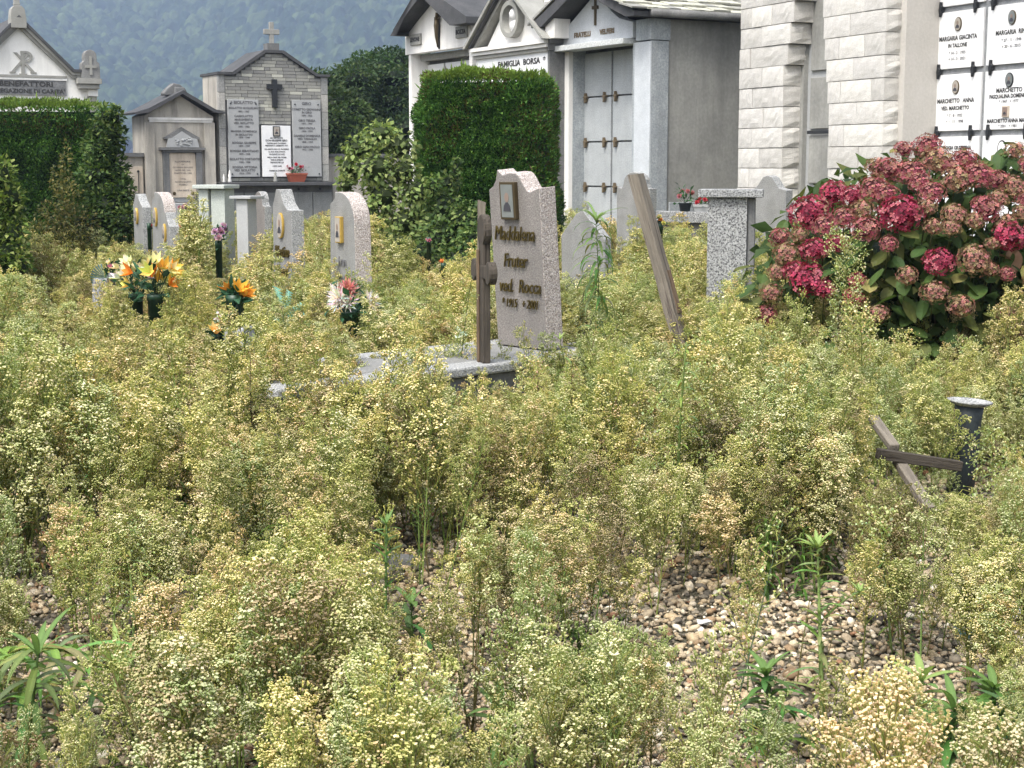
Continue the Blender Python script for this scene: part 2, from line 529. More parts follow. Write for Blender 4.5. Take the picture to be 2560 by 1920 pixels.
g = MB().box(-1600, 1600, -60, 1600, -0.5, 0)
tag(g.build('ground', dirt()), 'soil under the gravel and weeds, reaching to the mountain', kind='structure')

def hill():
    xs = np.arange(-560, 460, 1.4); ys = np.arange(770, 1200, 1.4)
    X, Y = np.meshgrid(xs, ys)
    base = np.maximum(0, (Y - 790)) * 0.36 + 18 * np.sin(X / 95.0 + 1.0) * np.clip((Y - 800) / 200, 0, 1) + 9 * np.sin(X / 37.0 + Y / 60.0) * np.clip((Y - 800) / 200, 0, 1)
    cell = 5.4
    nx, ny = int(1180 / cell) + 4, int(700 / cell) + 4
    cx = (np.arange(nx)[None, :] * cell - 630) + NR.uniform(-2.4, 2.4, (ny, nx))
    cy = (np.arange(ny)[:, None] * cell + 760) + NR.uniform(-2.4, 2.4, (ny, nx))
    cr = NR.uniform(2.4, 5.2, (ny, nx)); ch = NR.uniform(0.0, 4.5, (ny, nx)); ct = NR.uniform(0, 1, (ny, nx))
    best = np.zeros_like(X); col = np.zeros_like(X)
    ix = ((X + 630) / cell).astype(int); iy = ((Y - 760) / cell).astype(int)
    for dx in (-1, 0, 1, 2):
        for dy in (-1, 0, 1, 2):
            jx = np.clip(ix + dx, 0, nx - 1); jy = np.clip(iy + dy, 0, ny - 1)
            r2 = ((X - cx[jy, jx]) ** 2 + (Y - cy[jy, jx]) ** 2) / cr[jy, jx] ** 2
            h = np.where(r2 < 1, np.sqrt(np.maximum(0, 1 - r2)) * cr[jy, jx] * 1.5 + ch[jy, jx] * 1.3 + 4, 0)
            up = h > best
            best = np.where(up, h, best); col = np.where(up, ct[jy, jx], col)
    Z = base + best + NR.normal(0, 0.42, X.shape)
    V = np.stack([X, Y, Z], 2).reshape(-1, 3)
    r, c = X.shape
    i = (np.arange(r - 1)[:, None] * c + np.arange(c - 1)[None, :]).reshape(-1, 1)
    F = i + np.array([[0, 1, c + 1, c]])
    a = np.array([0.010, 0.024, 0.011]); b_ = np.array([0.062, 0.088, 0.034]); t = (col ** 1.6).reshape(-1, 1)
    C = a * (1 - t) + b_ * t
    C = C * NR.uniform(0.55, 1.45, (len(C), 1))
    me = npmesh('wooded_mountain', V, F, C, 'hill', smooth=True)
    o = link('wooded_mountain', me)
    tag(o, 'steep mountainside covered in broadleaf wood', kind='structure')
    # the slopes to either side and the crest, seen by nothing in the frame but closing the valley
    m2 = MB()
    m2.add([(-1600, 800, 0), (-562, 790, 0), (-562, 1420, 230), (-1600, 1420, 250)], [(0, 1, 2, 3)])
    m2.add([(458, 790, 0), (1600, 800, 0), (1600, 1420, 250), (458, 1420, 230)], [(0, 1, 2, 3)])
    m2.add([(-562, 1199, 150), (458, 1199, 150), (458, 1420, 238), (-562, 1420, 238)], [(0, 1, 2, 3)])
    m2.add([(-1600, 1420, 236), (1600, 1420, 236), (1600, 1590, 270), (-1600, 1590, 270)], [(0, 1, 2, 3)])
    tag(m2.build('mountain_flank', 'hillplain'), 'wooded flanks of the mountain', kind='structure')
M['hill'] = leafmat('wood_canopy', rough=0.9, trans=0.0, spec=0.05)
M['hillplain'] = plain('far_wood', (0.045, 0.075, 0.028), 0.9, 0.05, var=0.5, scale=0.3)
hill()

# haze: one even volume round everything below the sky
hz = MB().box(-1700, 1700, -70, 1650, -1.5, 330)
hm = bpy.data.materials.new('haze'); hm.use_nodes = True
ht = hm.node_tree; ht.nodes.clear()
ho = ht.nodes.new('ShaderNodeOutputMaterial'); hv = ht.nodes.new('ShaderNodeVolumePrincipled')
hv.inputs['Color'].default_value = (0.54, 0.69, 1.0, 1)
hv.inputs['Density'].default_value = HAZE
hv.inputs['Anisotropy'].default_value = 0.1
ht.links.new(hv.outputs[0], ho.inputs['Volume'])
hz_o = hz.build('haze', hm)
tag(hz_o, kind='stuff')

# ---- gravel: rounded river pebbles
def pebble(seed, flat):
    rr = random.Random(seed)
    b = MB()
    b.blob((0, 0, 0), (1, rr.uniform(0.65, 0.9), flat), n=8, jit=0.10, rr=rr)
    return b.mesh('pebble', 'pebble', smooth=True)
def pebmat():
    m, nt, b = new_mat('river_pebble', 0.7, 0.3)
    oi = _n(nt, 'ShaderNodeObjectInfo').outputs['Random']
    col = ramp(nt, oi, [(0.0, (0.13, 0.12, 0.11)), (0.10, (0.22, 0.20, 0.175)), (0.24, (0.36, 0.31, 0.25)), (0.42, (0.46, 0.38, 0.28)),
                        (0.66, (0.30, 0.22, 0.15)), (0.73, (0.30, 0.17, 0.11)), (0.76, (0.52, 0.46, 0.37)), (0.88, (0.60, 0.56, 0.50)), (0.95, (0.74, 0.72, 0.68)), (1.0, (0.17, 0.20, 0.22))], 'CONSTANT')
    f = noise(nt, 1.5, detail=3)
    nt.links.new(mixc(nt, 1.0, col, ramp(nt, f, [(0.3, (0.66, 0.61, 0.51)), (0.7, (1.08, 1.02, 0.88))]), 'MULTIPLY'), b.inputs['Base Color'])
    return m
M['pebble'] = pebmat()
pebs = [pebble(i, f) for i, f in enumerate((0.5, 0.62, 0.42, 0.7, 0.55, 0.48))]
def gravel():
    pts = []
    for (y0, y1, dens, s) in ((2.8, 5.2, 3800, 0.60), (5.2, 7.2, 1700, 0.78), (7.2, 11, 200, 1.3)):
        n = int(dens * (y1 - y0) * 0.76 * (y0 + y1) / 2)
        Y = NR.uniform(y0, y1, n); X = NR.uniform(-0.38, 0.38, n) * Y
        r = NR.gamma(3, 0.0105 / 3, n) * s + 0.003
        pts.append(np.stack([X, Y, r * 0.3 + NR.uniform(0, 0.012, n), r], 1))
    P = np.concatenate(pts)
    n = len(P)
    rot = NR.normal(0, 0.35, (n, 3)); rot[:, 2] = NR.uniform(0, 6.28, n)
    scl = np.repeat(P[:, 3:4], 3, 1) * NR.uniform(0.8, 1.2, (n, 3))
    scatter('gravel', pebs, P[:, :3], rot, scl, NR.integers(0, len(pebs), n), 'rounded river gravel, cream, tan, orange and grey', None)
gravel()

# ------------------------------------------------------------------ the sea of seeding horseweed
GREEN_A, GREEN_B, DRY = (0.21, 0.25, 0.075), (0.33, 0.355, 0.105), (0.26, 0.21, 0.10)
HEADS = {
    'yellow': ([(0.92, 0.85, 0.55), (0.80, 0.75, 0.38), (0.62, 0.62, 0.26), (0.72, 0.60, 0.36)], [0.38, 0.27, 0.22, 0.13]),
    'tan': ([(0.90, 0.79, 0.54), (0.76, 0.63, 0.38), (0.68, 0.63, 0.33), (0.50, 0.40, 0.24)], [0.40, 0.25, 0.20, 0.15]),
    'green': ([(0.72, 0.74, 0.44), (0.52, 0.58, 0.28), (0.86, 0.84, 0.58)], [0.45, 0.35, 0.20]),
    'brown': ([(0.50, 0.42, 0.25), (0.38, 0.30, 0.17), (0.62, 0.53, 0.34)], [0.4, 0.4, 0.2]),
}
def head(b, p, d, r, L, col, rr, fluff=False):
    """one flower head: green cup and a paler tuft"""
    d = Vector(d).normalized()
    a = d.orthogonal().normalized(); c = d.cross(a)
    k = 4
    base = len(b.v)
    cup = tuple(x * y for x, y in zip(col, (0.52, 0.64, 0.36)))
    vs = [p] + [p + d * L * 0.6 + (a * math.cos(i * math.pi / 2) + c * math.sin(i * math.pi / 2)) * r * 0.60 for i in range(k)] + \
         [p + d * L + (a * math.cos(i * math.pi / 2 + 0.6) + c * math.sin(i * math.pi / 2 + 0.6)) * r * (1.7 if fluff else 1.05) for i in range(k)]
    b.v += [tuple(q) for q in vs]
    b.c += [cup] * 5 + [col] * 4
    for i in range(k):
        j = (i + 1) % k
        b.f.append([base, base + 1 + i, base + 1 + j]); b.m.append(0)
        b.f.append([base + 1 + i, base + 1 + j, base + 5 + j, base + 5 + i]); b.m.append(0)
    b.f.append([base + 5, base + 6, base + 7, base + 8]); b.m.append(0)

def seed_plant(seed, h, kind, spread=1.0, nbr=26, leafy=0.5, bend=0.0, hs=1.0, low=0.3):
    rr = random.Random(seed)
    b = MB()
    hc, hw = HEADS[kind]
    main = rr.choices(hc[:3], hw[:3])[0]
    gcol = lambda: tuple(x * rr.uniform(0.8, 1.15) for x in (DRY if (kind == 'brown' or rr.random() < 0.12) else (GREEN_A if rr.random() < 0.5 else GREEN_B)))
    lean = (rr.uniform(-0.10, 0.10), rr.uniform(-0.10, 0.10))
    def stem(t):
        return Vector((lean[0] * t * h + bend * h * t * t, lean[1] * t * h, h * t - abs(bend) * 0.4 * h * t * t))
    b.col = gcol()
    b.tube([stem(t) for t in (0, 0.3, 0.6, 0.85, 1)], [0.0032, 0.0028, 0.0022, 0.0015, 0.001], 4, cap=False)
    for i in range(nbr):
        t = low + (1 - low) * (i + rr.random()) / nbr
        p0 = stem(t)
        az = i * 2.4 + rr.uniform(-0.4, 0.4)
        el = rr.uniform(0.85, 1.32)
        L = (0.22 * (1 - t) + 0.060) * rr.uniform(0.7, 1.2) * spread * min(1.0, (t - low) * 4 + 0.45)
        d = Vector((math.cos(az) * math.cos(el), math.sin(az) * math.cos(el), math.sin(el)))
        p1 = p0 + d * L * 0.5
        p2 = p1 + (d + Vector((0, 0, 0.35))).normalized() * L * 0.5
        b.col = gcol()
        b.tube([p0, p1, p2], [0.0014, 0.0011, 0.0007], 3, cap=False)
        # short side twigs, each ending in a tight cluster of heads
        ns = max(2, int(L / 0.024))
        tips = [(p2, d, 12)]
        for j in range(ns):
            s = 0.30 + 0.65 * (j + rr.random()) / ns
            q = p0 + (p1 - p0) * (s * 2) if s < 0.5 else p1 + (p2 - p1) * (s * 2 - 1)
            az2 = az + rr.choice((-1, 1)) * rr.uniform(0.6, 1.7); e2 = rr.uniform(0.3, 1.2)
            dd = Vector((math.cos(az2) * math.cos(e2), math.sin(az2) * math.cos(e2), math.sin(e2)))
            b.col = tuple(x * rr.uniform(0.9, 1.2) for x in GREEN_B)
            e = q + dd * rr.uniform(0.018, 0.042) * (1.25 - 0.5 * s)
            b.tube([q, e], 0.0011, 3, cap=False)
            tips.append((e, dd, rr.choice((5, 8, 11))))
        lot = main if rr.random() < 0.6 else rr.choices(hc, hw)[0]
        for e, dd, nh in tips:
            if rr.random() < 0.25: lot = rr.choices(hc, hw)[0]
            R_ = 0.0045 + 0.0011 * nh
            for _ in range(nh):
                f_ = rr.uniform(0.85, 1.1); col = tuple(x * f_ for x in lot)
                o_ = Vector((rr.gauss(0, 1), rr.gauss(0, 1), rr.gauss(0.3, 0.9)))
                o_ = o_.normalized() * R_ * rr.uniform(0.3, 1.0)
                head(b, e + o_, o_ * 40 + dd * 0.5 + Vector((0, 0, 0.9)), rr.uniform(0.0021, 0.0034) * hs, rr.uniform(0.007, 0.011) * hs, col, rr, rr.random() < 0.10)
    # narrow leaves, drying towards the ground
    for i in range(int(46 * leafy)):
        t = rr.uniform(0.04, 0.75)
        p0 = stem(t)
        az = rr.uniform(0, 6.28); L = rr.uniform(0.03, 0.075) * (1.1 - t * 0.6)
        wv = Vector((-math.sin(az), math.cos(az), 0)) * rr.uniform(0.0016, 0.003)
        o1 = Vector((math.cos(az), math.sin(az), 0.5)); o2 = Vector((math.cos(az), math.sin(az), -0.4))
        b.col = tuple(x * rr.uniform(0.7, 1.2) for x in ((0.13, 0.19, 0.06) if rr.random() < 0.75 else DRY))
        m_ = p0 + o1 * L * 0.5
        b.add([p0 - wv * 0.4, p0 + wv * 0.4, m_ + wv, m_ - wv, m_ + o2 * L * 0.5], [(0, 1, 2, 3), (3, 2, 4)])
    return b.mesh('horseweed_kind', 'weed')

def leafy_plant(seed, h, n, L, W, cols, droop=1.2):
    rr = random.Random(seed); b = MB(); b.col = tuple(c * 1.3 for c in cols[0])
    lx, ly = rr.uniform(-.12, .12) * h, rr.uniform(-.12, .12) * h
    b.tube([(0, 0, 0), (lx * .3, ly * .3, h * .5), (lx, ly, h)], [0.004, 0.0035, 0.002], 5, cap=False)
    for i in range(n):
        t = (i + rr.random()) / n; p = Vector((lx * t * t, ly * t * t, h * t)); az = i * 2.4 + rr.uniform(-.4, .4)
        l_ = L * (1.15 - 0.55 * t) * rr.uniform(.7, 1.2); d = Vector((math.cos(az), math.sin(az), 0)); sd = Vector((-math.sin(az), math.cos(az), 0)) * W * (1.2 - .5 * t)
        el = rr.uniform(0.3, 1.1); dr = droop * rr.uniform(.6, 1.3); b.col = tuple(c * rr.uniform(.75, 1.2) for c in rr.choice(cols))
        pts = [p]; a = el
        for k in range(4): pts.append(pts[-1] + (d * math.cos(a) + Vector((0, 0, math.sin(a)))) * l_ / 4); a -= dr / 2
        ww = (0.35, 1.0, 0.9, 0.55, 0.03)
        vs = [q + sd * w_ * s_ for q, w_ in zip(pts, ww) for s_ in (-.5, .5)]
        b.add(vs, [(2 * k, 2 * k + 1, 2 * k + 3, 2 * k + 2) for k in range(4)])
    return b.mesh('leafy_kind', 'weed')

kinds = []
spec = [('yellow', 0.50), ('yellow', 0.56), ('yellow', 0.44), ('tan', 0.48), ('tan', 0.54), ('green', 0.55), ('yellow', 0.62), ('green', 0.46), ('brown', 0.5), ('tan', 0.40), ('yellow', 0.5), ('yellow', 0.35)]
for i, (k, h) in enumerate(spec):
    kinds.append(seed_plant(100 + i, h, k, spread=rnd.uniform(0.85, 1.2), nbr=rnd.choice((20, 24, 28)), leafy=1.0 if k == 'green' else 0.7, low=rnd.uniform(0.22, 0.4)))
for i, (h_, n_, L_, W_, cl) in enumerate(((0.40, 46, 0.085, 0.007, [(0.13, 0.20, 0.055), (0.17, 0.24, 0.07)]), (0.30, 34, 0.11, 0.010, [(0.09, 0.16, 0.04), (0.13, 0.20, 0.05)]),
                                          (0.13, 20, 0.12, 0.018, [(0.08, 0.14, 0.035), (0.12, 0.19, 0.05)]), (0.46, 40, 0.06, 0.005, [(0.16, 0.14, 0.06), (0.22, 0.18, 0.08)]))):
    kinds.append(leafy_plant(500 + i, h_, n_, L_, W_, cl))
KW = np.array([2.0, 2.0, 2.0, 1.1, 1.1, 1.0, 1.2, 0.9, 0.5, 1.0, 1.6, 1.6, 0.7, 0.5, 0.5, 0.6]); KW /= KW.sum()

_ph = NR.uniform(0, 6.28, 24)
def smooth2(x, y, f, o=0):
    return (np.sin(x * f + _ph[o] + 1.3 * np.sin(y * f * 0.7 + _ph[o + 1])) + np.sin(y * f * 1.3 + _ph[o + 2] + 1.1 * np.sin(x * f * 0.9 + _ph[o + 3]))) * 0.5

# bare gravel: centre on the ground seen at (u, v), half axes in metres, strength
BARE = [(gz(1920, 1610), 0.38, 0.32, 1.0), (gz(2140, 1520), 0.30, 0.26, 0.9), (gz(1030, 1590), 0.18, 0.38, 1.0), (gz(930, 1450), 0.16, 0.22, 0.95),
        (gz(1370, 1780), 0.26, 0.28, 1.0), (gz(1080, 1780), 0.2, 0.2, 0.85), (gz(1780, 1800), 0.34, 0.24, 0.9), (gz(2250, 1850), 0.4, 0.2, 0.8),
        (gz(420, 1690), 0.26, 0.20, 0.85), (gz(300, 1560), 0.22, 0.2, 0.8), (gz(1960, 1410), 0.30, 0.14, 0.6), (gz(2420, 1600), 0.22, 0.22, 0.8)]
KEEP = []      # (x, y, r) discs kept free of weed stems, filled by the things standing there
LANES = [(1235, 1430, 850, 8.8), (975, 1270, 968, 8.3), (2195, 2340, 1235, 5.9), (2335, 2470, 1160, 6.45), (335, 430, 765, 10.9), (230, 290, 765, 11.4), (545, 620, 820, 8.9),
         (825, 925, 785, 9.4), (695, 730, 790, 9.8), (325, 370, 590, 15.2), (380, 425, 620, 14.2), (670, 750, 655, 12.7), (810, 915, 700, 11.3), (1765, 1880, 760, 12.0), (1670, 1730, 930, 8.9),
         (1950, 2560, 870, 8.3), (1440, 1540, 760, 7.6), (505, 545, 860, 8.8), (560, 640, 600, 14.8), (1190, 1236, 905, 8.0), (-100, 180, 1640, 3.7)]   # (left, right, lowest line that stays in view, distance)
HIGH = []  # (x, y, r, factor) taller weeds
LOW = []       # (x, y, r, factor) lower weeds in front of a thing that shows
def keep(p, r): KEEP.append((p[0], p[1], r))
def low(p, r, f): LOW.append((p[0], p[1], r, f))

# ------------------------------------------------------------------ rock-faced stone blocks shared by the burial-niche building
def rock_block(seed):
    rr = random.Random(seed)
    b = MB()
    nx, nz, ny = 9, 4, 2
    def P(i, k):
        x, z = i / nx, k / nz
        edge = min(x, 1 - x, 2 * z * 0.5, 1 - z)
        y = -0.034 * min(1, edge * 5) * rr.uniform(0.35, 1.2) - (0.004 if edge == 0 else 0)
        return (x, y, z)
    g = [[P(i, k) for k in range(nz + 1)] for i in range(nx + 1)]
    vs = [g[i][k] for i in range(nx + 1) for k in range(nz + 1)]
    fs = [(i * (nz + 1) + k, (i + 1) * (nz + 1) + k, (i + 1) * (nz + 1) + k + 1, i * (nz + 1) + k + 1) for i in range(nx) for k in range(nz)]
    b.add(vs, fs)
    # right return, also split-faced
    gs = [[(1 + (0.06 * rr.uniform(0.2, 1) if 0 < k < nz and j < 2 else 0), [0, 0.5, 1][j] * 1.0, k / nz) for k in range(nz + 1)] for j in range(3)]
    gs[0] = [g[nx][k] for k in range(nz + 1)]
    vs = [p for r_ in gs for p in r_]
    fs = [(j * (nz + 1) + k, (j + 1) * (nz + 1) + k, (j + 1) * (nz + 1) + k + 1, j * (nz + 1) + k + 1) for j in range(2) for k in range(nz)]
    b.add(vs, fs)
    b.add([(0, 0, 0), (1, 0, 0), (1, 1, 0), (0, 1, 0), (0, 0, 1), (1, 0, 1), (1, 1, 1), (0, 1, 1)], [(0, 3, 2, 1), (4, 5, 6, 7), (3, 0, 4, 7), (2, 3, 7, 6)])
    return b.mesh('stone_block', 'rockface')
rocks = [rock_block(i) for i in range(7)]

def pier(parent, xl, xr, yf, depth, top, course, step_l=None, step_r=None):
    """courses of blocks; step_l / step_r: height above which each course corbels out sideways"""
    b = MB()
    b.box(xl + 0.02, xr - 0.02, yf + 0.02, yf + depth - 0.01, 0, top)
    b.build('pier_core', 'joint', parent)
    n = int(top / course)
    for k in range(n):
        z = k * course
        a = xl - (max(0, z - step_l) / course * 0.035 if step_l and z > step_l else 0)
        c = xr + (max(0, z - step_r) / course * 0.062 if step_r and z > step_r else 0)
        cuts = [a]
        x = a + (0.28 if k % 2 else 0.5) * rnd.uniform(0.85, 1.15)
        while x < c - 0.22:
            cuts.append(x)
            x += rnd.uniform(0.38, 0.62)
        cuts.append(c)
        for i in range(len(cuts) - 1):
            w_ = cuts[i + 1] - cuts[i] - 0.008
            link('stone_block', rocks[rnd.randrange(7)], parent, (cuts[i] + 0.004, yf + rnd.uniform(-0.008, 0.008), z + 0.004), (0, 0, 0), (w_, depth, course - 0.009))

# ------------------------------------------------------------------ the burial-niche building on the right
NF = Fac(4.69, 17, 66)
nb = empty('niche_building', NF.w(0, 0), NF.rz, 'long burial-niche building with rock-faced stone piers at the right', 'niche building')
yP = -0.66
X = lambda u, v, d=0.0: NF(u, v, d)[0]
xr1, xr0 = X(1800 + 1180 / 2.911, 390, 0.66), X(1800 + 785 / 2.911, 390, 0.66)
xl1, xl0 = X(1800 + 447 / 2.911, 435, 0.66), X(1800 + 128 / 2.911, 435, 0.66)
pier(nb, xr0, xr1, yP, 0.26, 5.2, 0.243, step_l=1.9)
pier(nb, xl0, xl1, yP, 0.30, 5.2, 0.243, step_r=2.42)
xs0, xs1 = X(2241, 200, 0.47), X(2261, 200, 0.47)
b = MB()
b.box(xr1 + 0.02, xs0, -0.45, 0.3, 0, 5.2)                # wall return behind the right pier
b.box(xs0, xs1, -0.47, -0.44, 0, 5.2)
b.box(xs1 - 0.14, xs1 + 0.0, -0.44, 0.3, 0, 5.2)
b.build('pilaster', stone('pale_grey_render', (0.44, 0.42, 0.39), (0.50, 0.48, 0.45), 1.5, 30, grain=0.08, rough=0.9), nb)
# recess between the piers: panelled grey stone
b = MB()
b.box(xl0 + 0.1, xr0 + 0.3, -0.36, -0.25, 0, 5.2)
b.build('recess_wall', 'plaque_grey', nb)
b = MB(); b.box(xl1 - 0.02, xl1 + 0.07, -0.42, -0.361, 0, 5.2); b.build('recess_jamb', 'plaster_grey', nb)
for z0, z1 in ((0.1, 1.22), (1.28, 1.84), (1.92, 2.52), (2.6, 3.48), (3.56, 4.4)):
    b = MB(); b.box(xl1 + 0.16, xr0 + 0.2, -0.39, -0.361, z0, z1)
    b.build('niche_slab', 'plaster_grey', nb, bevel=0.006)
b = MB(); b.box(xl1 + 0.16, xr0 + 0.06, -0.42, -0.392, 1.86, 1.90); b.oval(xr0 + 0.02, 1.83, 0.035, 0.11, -0.44, -0.40, 10); b.build('slab_hook', 'iron', nb)
# grid of niches with marble fronts
xg0 = -0.125; pw, ph, gx, gz_ = 0.76, 0.60, 0.062, 0.062
b = MB()
b.box(xg0 - 0.02, xg0 + 4 * (pw + gx) + 0.1, 0.0, 0.4, 0.0, 5.2)
b.build('niche_frame', 'granite_frame', nb)
MTXT = {
    (0, 2): ('MARGARIA GIACINTA', 'IN TALLONE', ['14 - 2 - 1935', '14 - 3 - 2021'], 'photo_pale'),
    (0, 1): ('MARCHETTO   ANNA', 'VED. MARCHETTO', ['7 - 8 - 1922', '1 - 11 - 1998'], 'photo_pale'),
    (1, 2): ('MARGARIA  RINA', '', ['27 - 11 - 1946', '20 - 6 - 2015'], 'photo_blue'),
}
for r_ in range(-2, 5):
    z1 = 1.855 + r_ * (ph + gz_); z0 = z1 + 0.005
    for c_ in range(4):
        x0 = xg0 + c_ * (pw + gx)
        b = MB(); b.box(x0, x0 + pw, -0.028, 0.0, z0, z0 + ph)
        so = b.build('niche_slab', 'marble', nb, bevel=0.004)
        for xx in (x0 + 0.095, x0 + pw - 0.115):
            k = MB(); zz = z0 - gz_ * 0.5
            k.prism([(xx - 0.004, zz - 0.075), (xx + 0.010, zz - 0.03), (xx + 0.026, zz - 0.02), (xx + 0.026, zz + 0.03), (xx + 0.008, zz + 0.045), (xx + 0.004, zz + 0.085), (xx - 0.006, zz + 0.085), (xx - 0.010, zz + 0.03), (xx - 0.016, zz + 0.0)], -0.065, -0.02)
            k.build('slab_hook', 'iron', nb)
        xc = x0 + pw / 2 - 0.01
        key = (c_, r_ + 0)
        t = {(0, 1): MTXT[(0, 2)], (0, 0): MTXT[(0, 1)], (1, 1): MTXT[(1, 2)]}.get(key)
        if t:
            portrait(so, xc, z0 + ph * 0.77, -0.028, 0.048, 0.066, frame='bronze', back=t[3], fr=0.008, depth=0.012)
            txt(so, t[0], xc, z0 + ph * 0.53, -0.031, 0.066, 'ink', 0.001, sx=0.92, bold=0.0016)
            if t[1]: txt(so, t[1], xc, z0 + ph * 0.40, -0.031, 0.058, 'ink', 0.001, sx=0.92, bold=0.0014)
            zz = 0.27 if t[1] else 0.40
            txt(so, '* ' + t[2][0], xc, z0 + ph * zz, -0.031, 0.045, 'ink_grey', 0.001)
            txt(so, '+ ' + t[2][1], xc, z0 + ph * (zz - 0.105), -0.031, 0.045, 'ink_grey', 0.001)
        elif key == (1, 0):
            portrait(so, xc, z0 + ph * 0.83, -0.028, 0.048, 0.066, frame='iron', back='photo_blue', fr=0.01, depth=0.012)
            txt(so, 'MARCHETTO', xc, z0 + ph * 0.66, -0.031, 0.064, 'ink', 0.001, bold=0.0015)
            txt(so, 'PASQUALINA DOMENICA', xc, z0 + ph * 0.56, -0.031, 0.056, 'ink', 0.001, bold=0.0014, sx=0.9)
            txt(so, '* 1947   + 1977', xc, z0 + ph * 0.47, -0.031, 0.045, 'ink_grey', 0.001)
            portrait(so, xc - 0.03, z0 + ph * 0.30, -0.028, 0.036, 0.045, shape='rect', frame='marble_warm', back='photo_mid', fr=0.012, depth=0.02)
            txt(so, 'MARCHETTO ANNA MARIA', xc, z0 + ph * 0.145, -0.031, 0.056, 'ink', 0.001, bold=0.0014, sx=0.9)
            txt(so, '* 2001   + 1981', xc, z0 + ph * 0.055, -0.031, 0.043, 'ink_grey', 0.001)
        elif key == (0, -1):
            txt(so, 'CASTROGIA GIUSEPPINA', xc, z0 + ph * 0.80, -0.031, 0.056, 'ink', 0.001, sx=0.9, bold=0.0014)
            txt(so, 'VED. MARGARIA', xc, z0 + ph * 0.68, -0.031, 0.05, 'ink', 0.001)
        elif key == (1, -1):
            k = MB(); k.oval(xc - 0.07, z0 + ph * 0.78, 0.065, 0.085, -0.034, -0.03, 20)
            k.build('wreath', 'iron', so); k = MB(); k.oval(xc - 0.07, z0 + ph * 0.78, 0.052, 0.07, -0.037, -0.033, 20); k.build('wreath_centre', 'marble', so)
        elif r_ >= 2:
            portrait(so, xc, z0 + ph * 0.77, -0.028, 0.048, 0.066, frame='bronze', fr=0.008, depth=0.012)
b = MB()
b.box(xl0 + 0.02, xg0 + 4 * (pw + gx) + 0.5, 0.41, 3.0, 0, 5.2)
b.box(xl0 + 0.02, xl0 + 0.25, -0.36, 0.41, 0, 5.2)
b.build('wall', 'plaster_grey', nb)
b = MB()
b.box(xl0 - 0.3, xg0 + 4 * (pw + gx) + 0.8, -1.0, 3.2, 5.2, 5.42)
b.build('roof', 'roof_dark', nb)

# ------------------------------------------------------------------ grey stone family tomb with rendered side wall
RF = Fac(1.713, 21.0, 60)
ft = empty('family_tomb', RF.w(0, 0), RF.rz, 'blue-grey stone family tomb with stone slate roof and long rendered side wall', 'mausoleum', 'family tombs in a row')
x0, x1 = -2.16, 0.25
b = MB()      # two stone columns in front
b.box(x0 + 0.22, x0 + 0.33, 0.02, 0.1, 0.3, 3.12)
b.build('jamb', 'plaster_clean', ft, bevel=0.008)
b = MB(); b.box(x0 + 0.22, x0 + 0.33, 0.1, 0.32, 0.0, 3.13); b.build('side_panel', 'greystone', ft)
b = MB(); b.box(-0.165, -0.10, 0.0, 0.28, 0, 3.12); b.build('side_panel', 'greystone', ft)
b = MB(); b.box(-0.10, x1, 0.02, 0.30, 0, 3.13); b.build('column', 'greystone', ft, bevel=0.008)
b = MB(); b.box(-0.10, x1 + 0.004, -0.0, 0.32, 3.14, 3.42); b.build('column_block', 'greystone', ft, bevel=0.006)
b = MB(); b.box(-0.12, x1, -0.001, 0.018, 0, 3.12); b.build('pilaster', stone('pale_blue_grey_stone', (0.46, 0.49, 0.52), (0.54, 0.57, 0.60), 6, 60, grain=0.2), ft)
# gabled front slab over a ledge
pk = -1.05
b = MB()
b.prism([(x0 + 0.2, 3.19), (x1 - 0.38, 3.19), (x1 - 0.38, 3.40), (-0.46, 3.47), (-0.62, 3.56), (pk, 3.86), (x0 + 0.2, 3.36)], -0.03, 0.14)
b.build('gable', stone('pale_blue_grey_slab', (0.44, 0.465, 0.49), (0.52, 0.545, 0.57), 4, 60, grain=0.18), ft, bevel=0.006)
b = MB(); b.box(x0 - 0.02, x1 - 0.42, -0.16, 0.14, 3.11, 3.185); b.build('ledge', stone('pale_ledge_stone', (0.50, 0.52, 0.52), (0.58, 0.6, 0.6), 6, 60), ft, bevel=0.006)
txt(ft, 'FRATELLI', pk - 0.33, 3.315, -0.034, 0.098, 'bronze_hook', 0.006, bold=0.003, sx=1.08)
txt(ft, 'VELFERI', pk + 0.30, 3.315, -0.034, 0.098, 'bronze_hook', 0.006, bold=0.003, sx=1.08)
b = MB(); b.box(pk - 0.012, pk + 0.03, -0.05, -0.03, 3.42, 3.80); b.box(pk - 0.06, pk + 0.08, -0.056, -0.03, 3.64, 3.685); b.build('cross', 'bronze', ft)
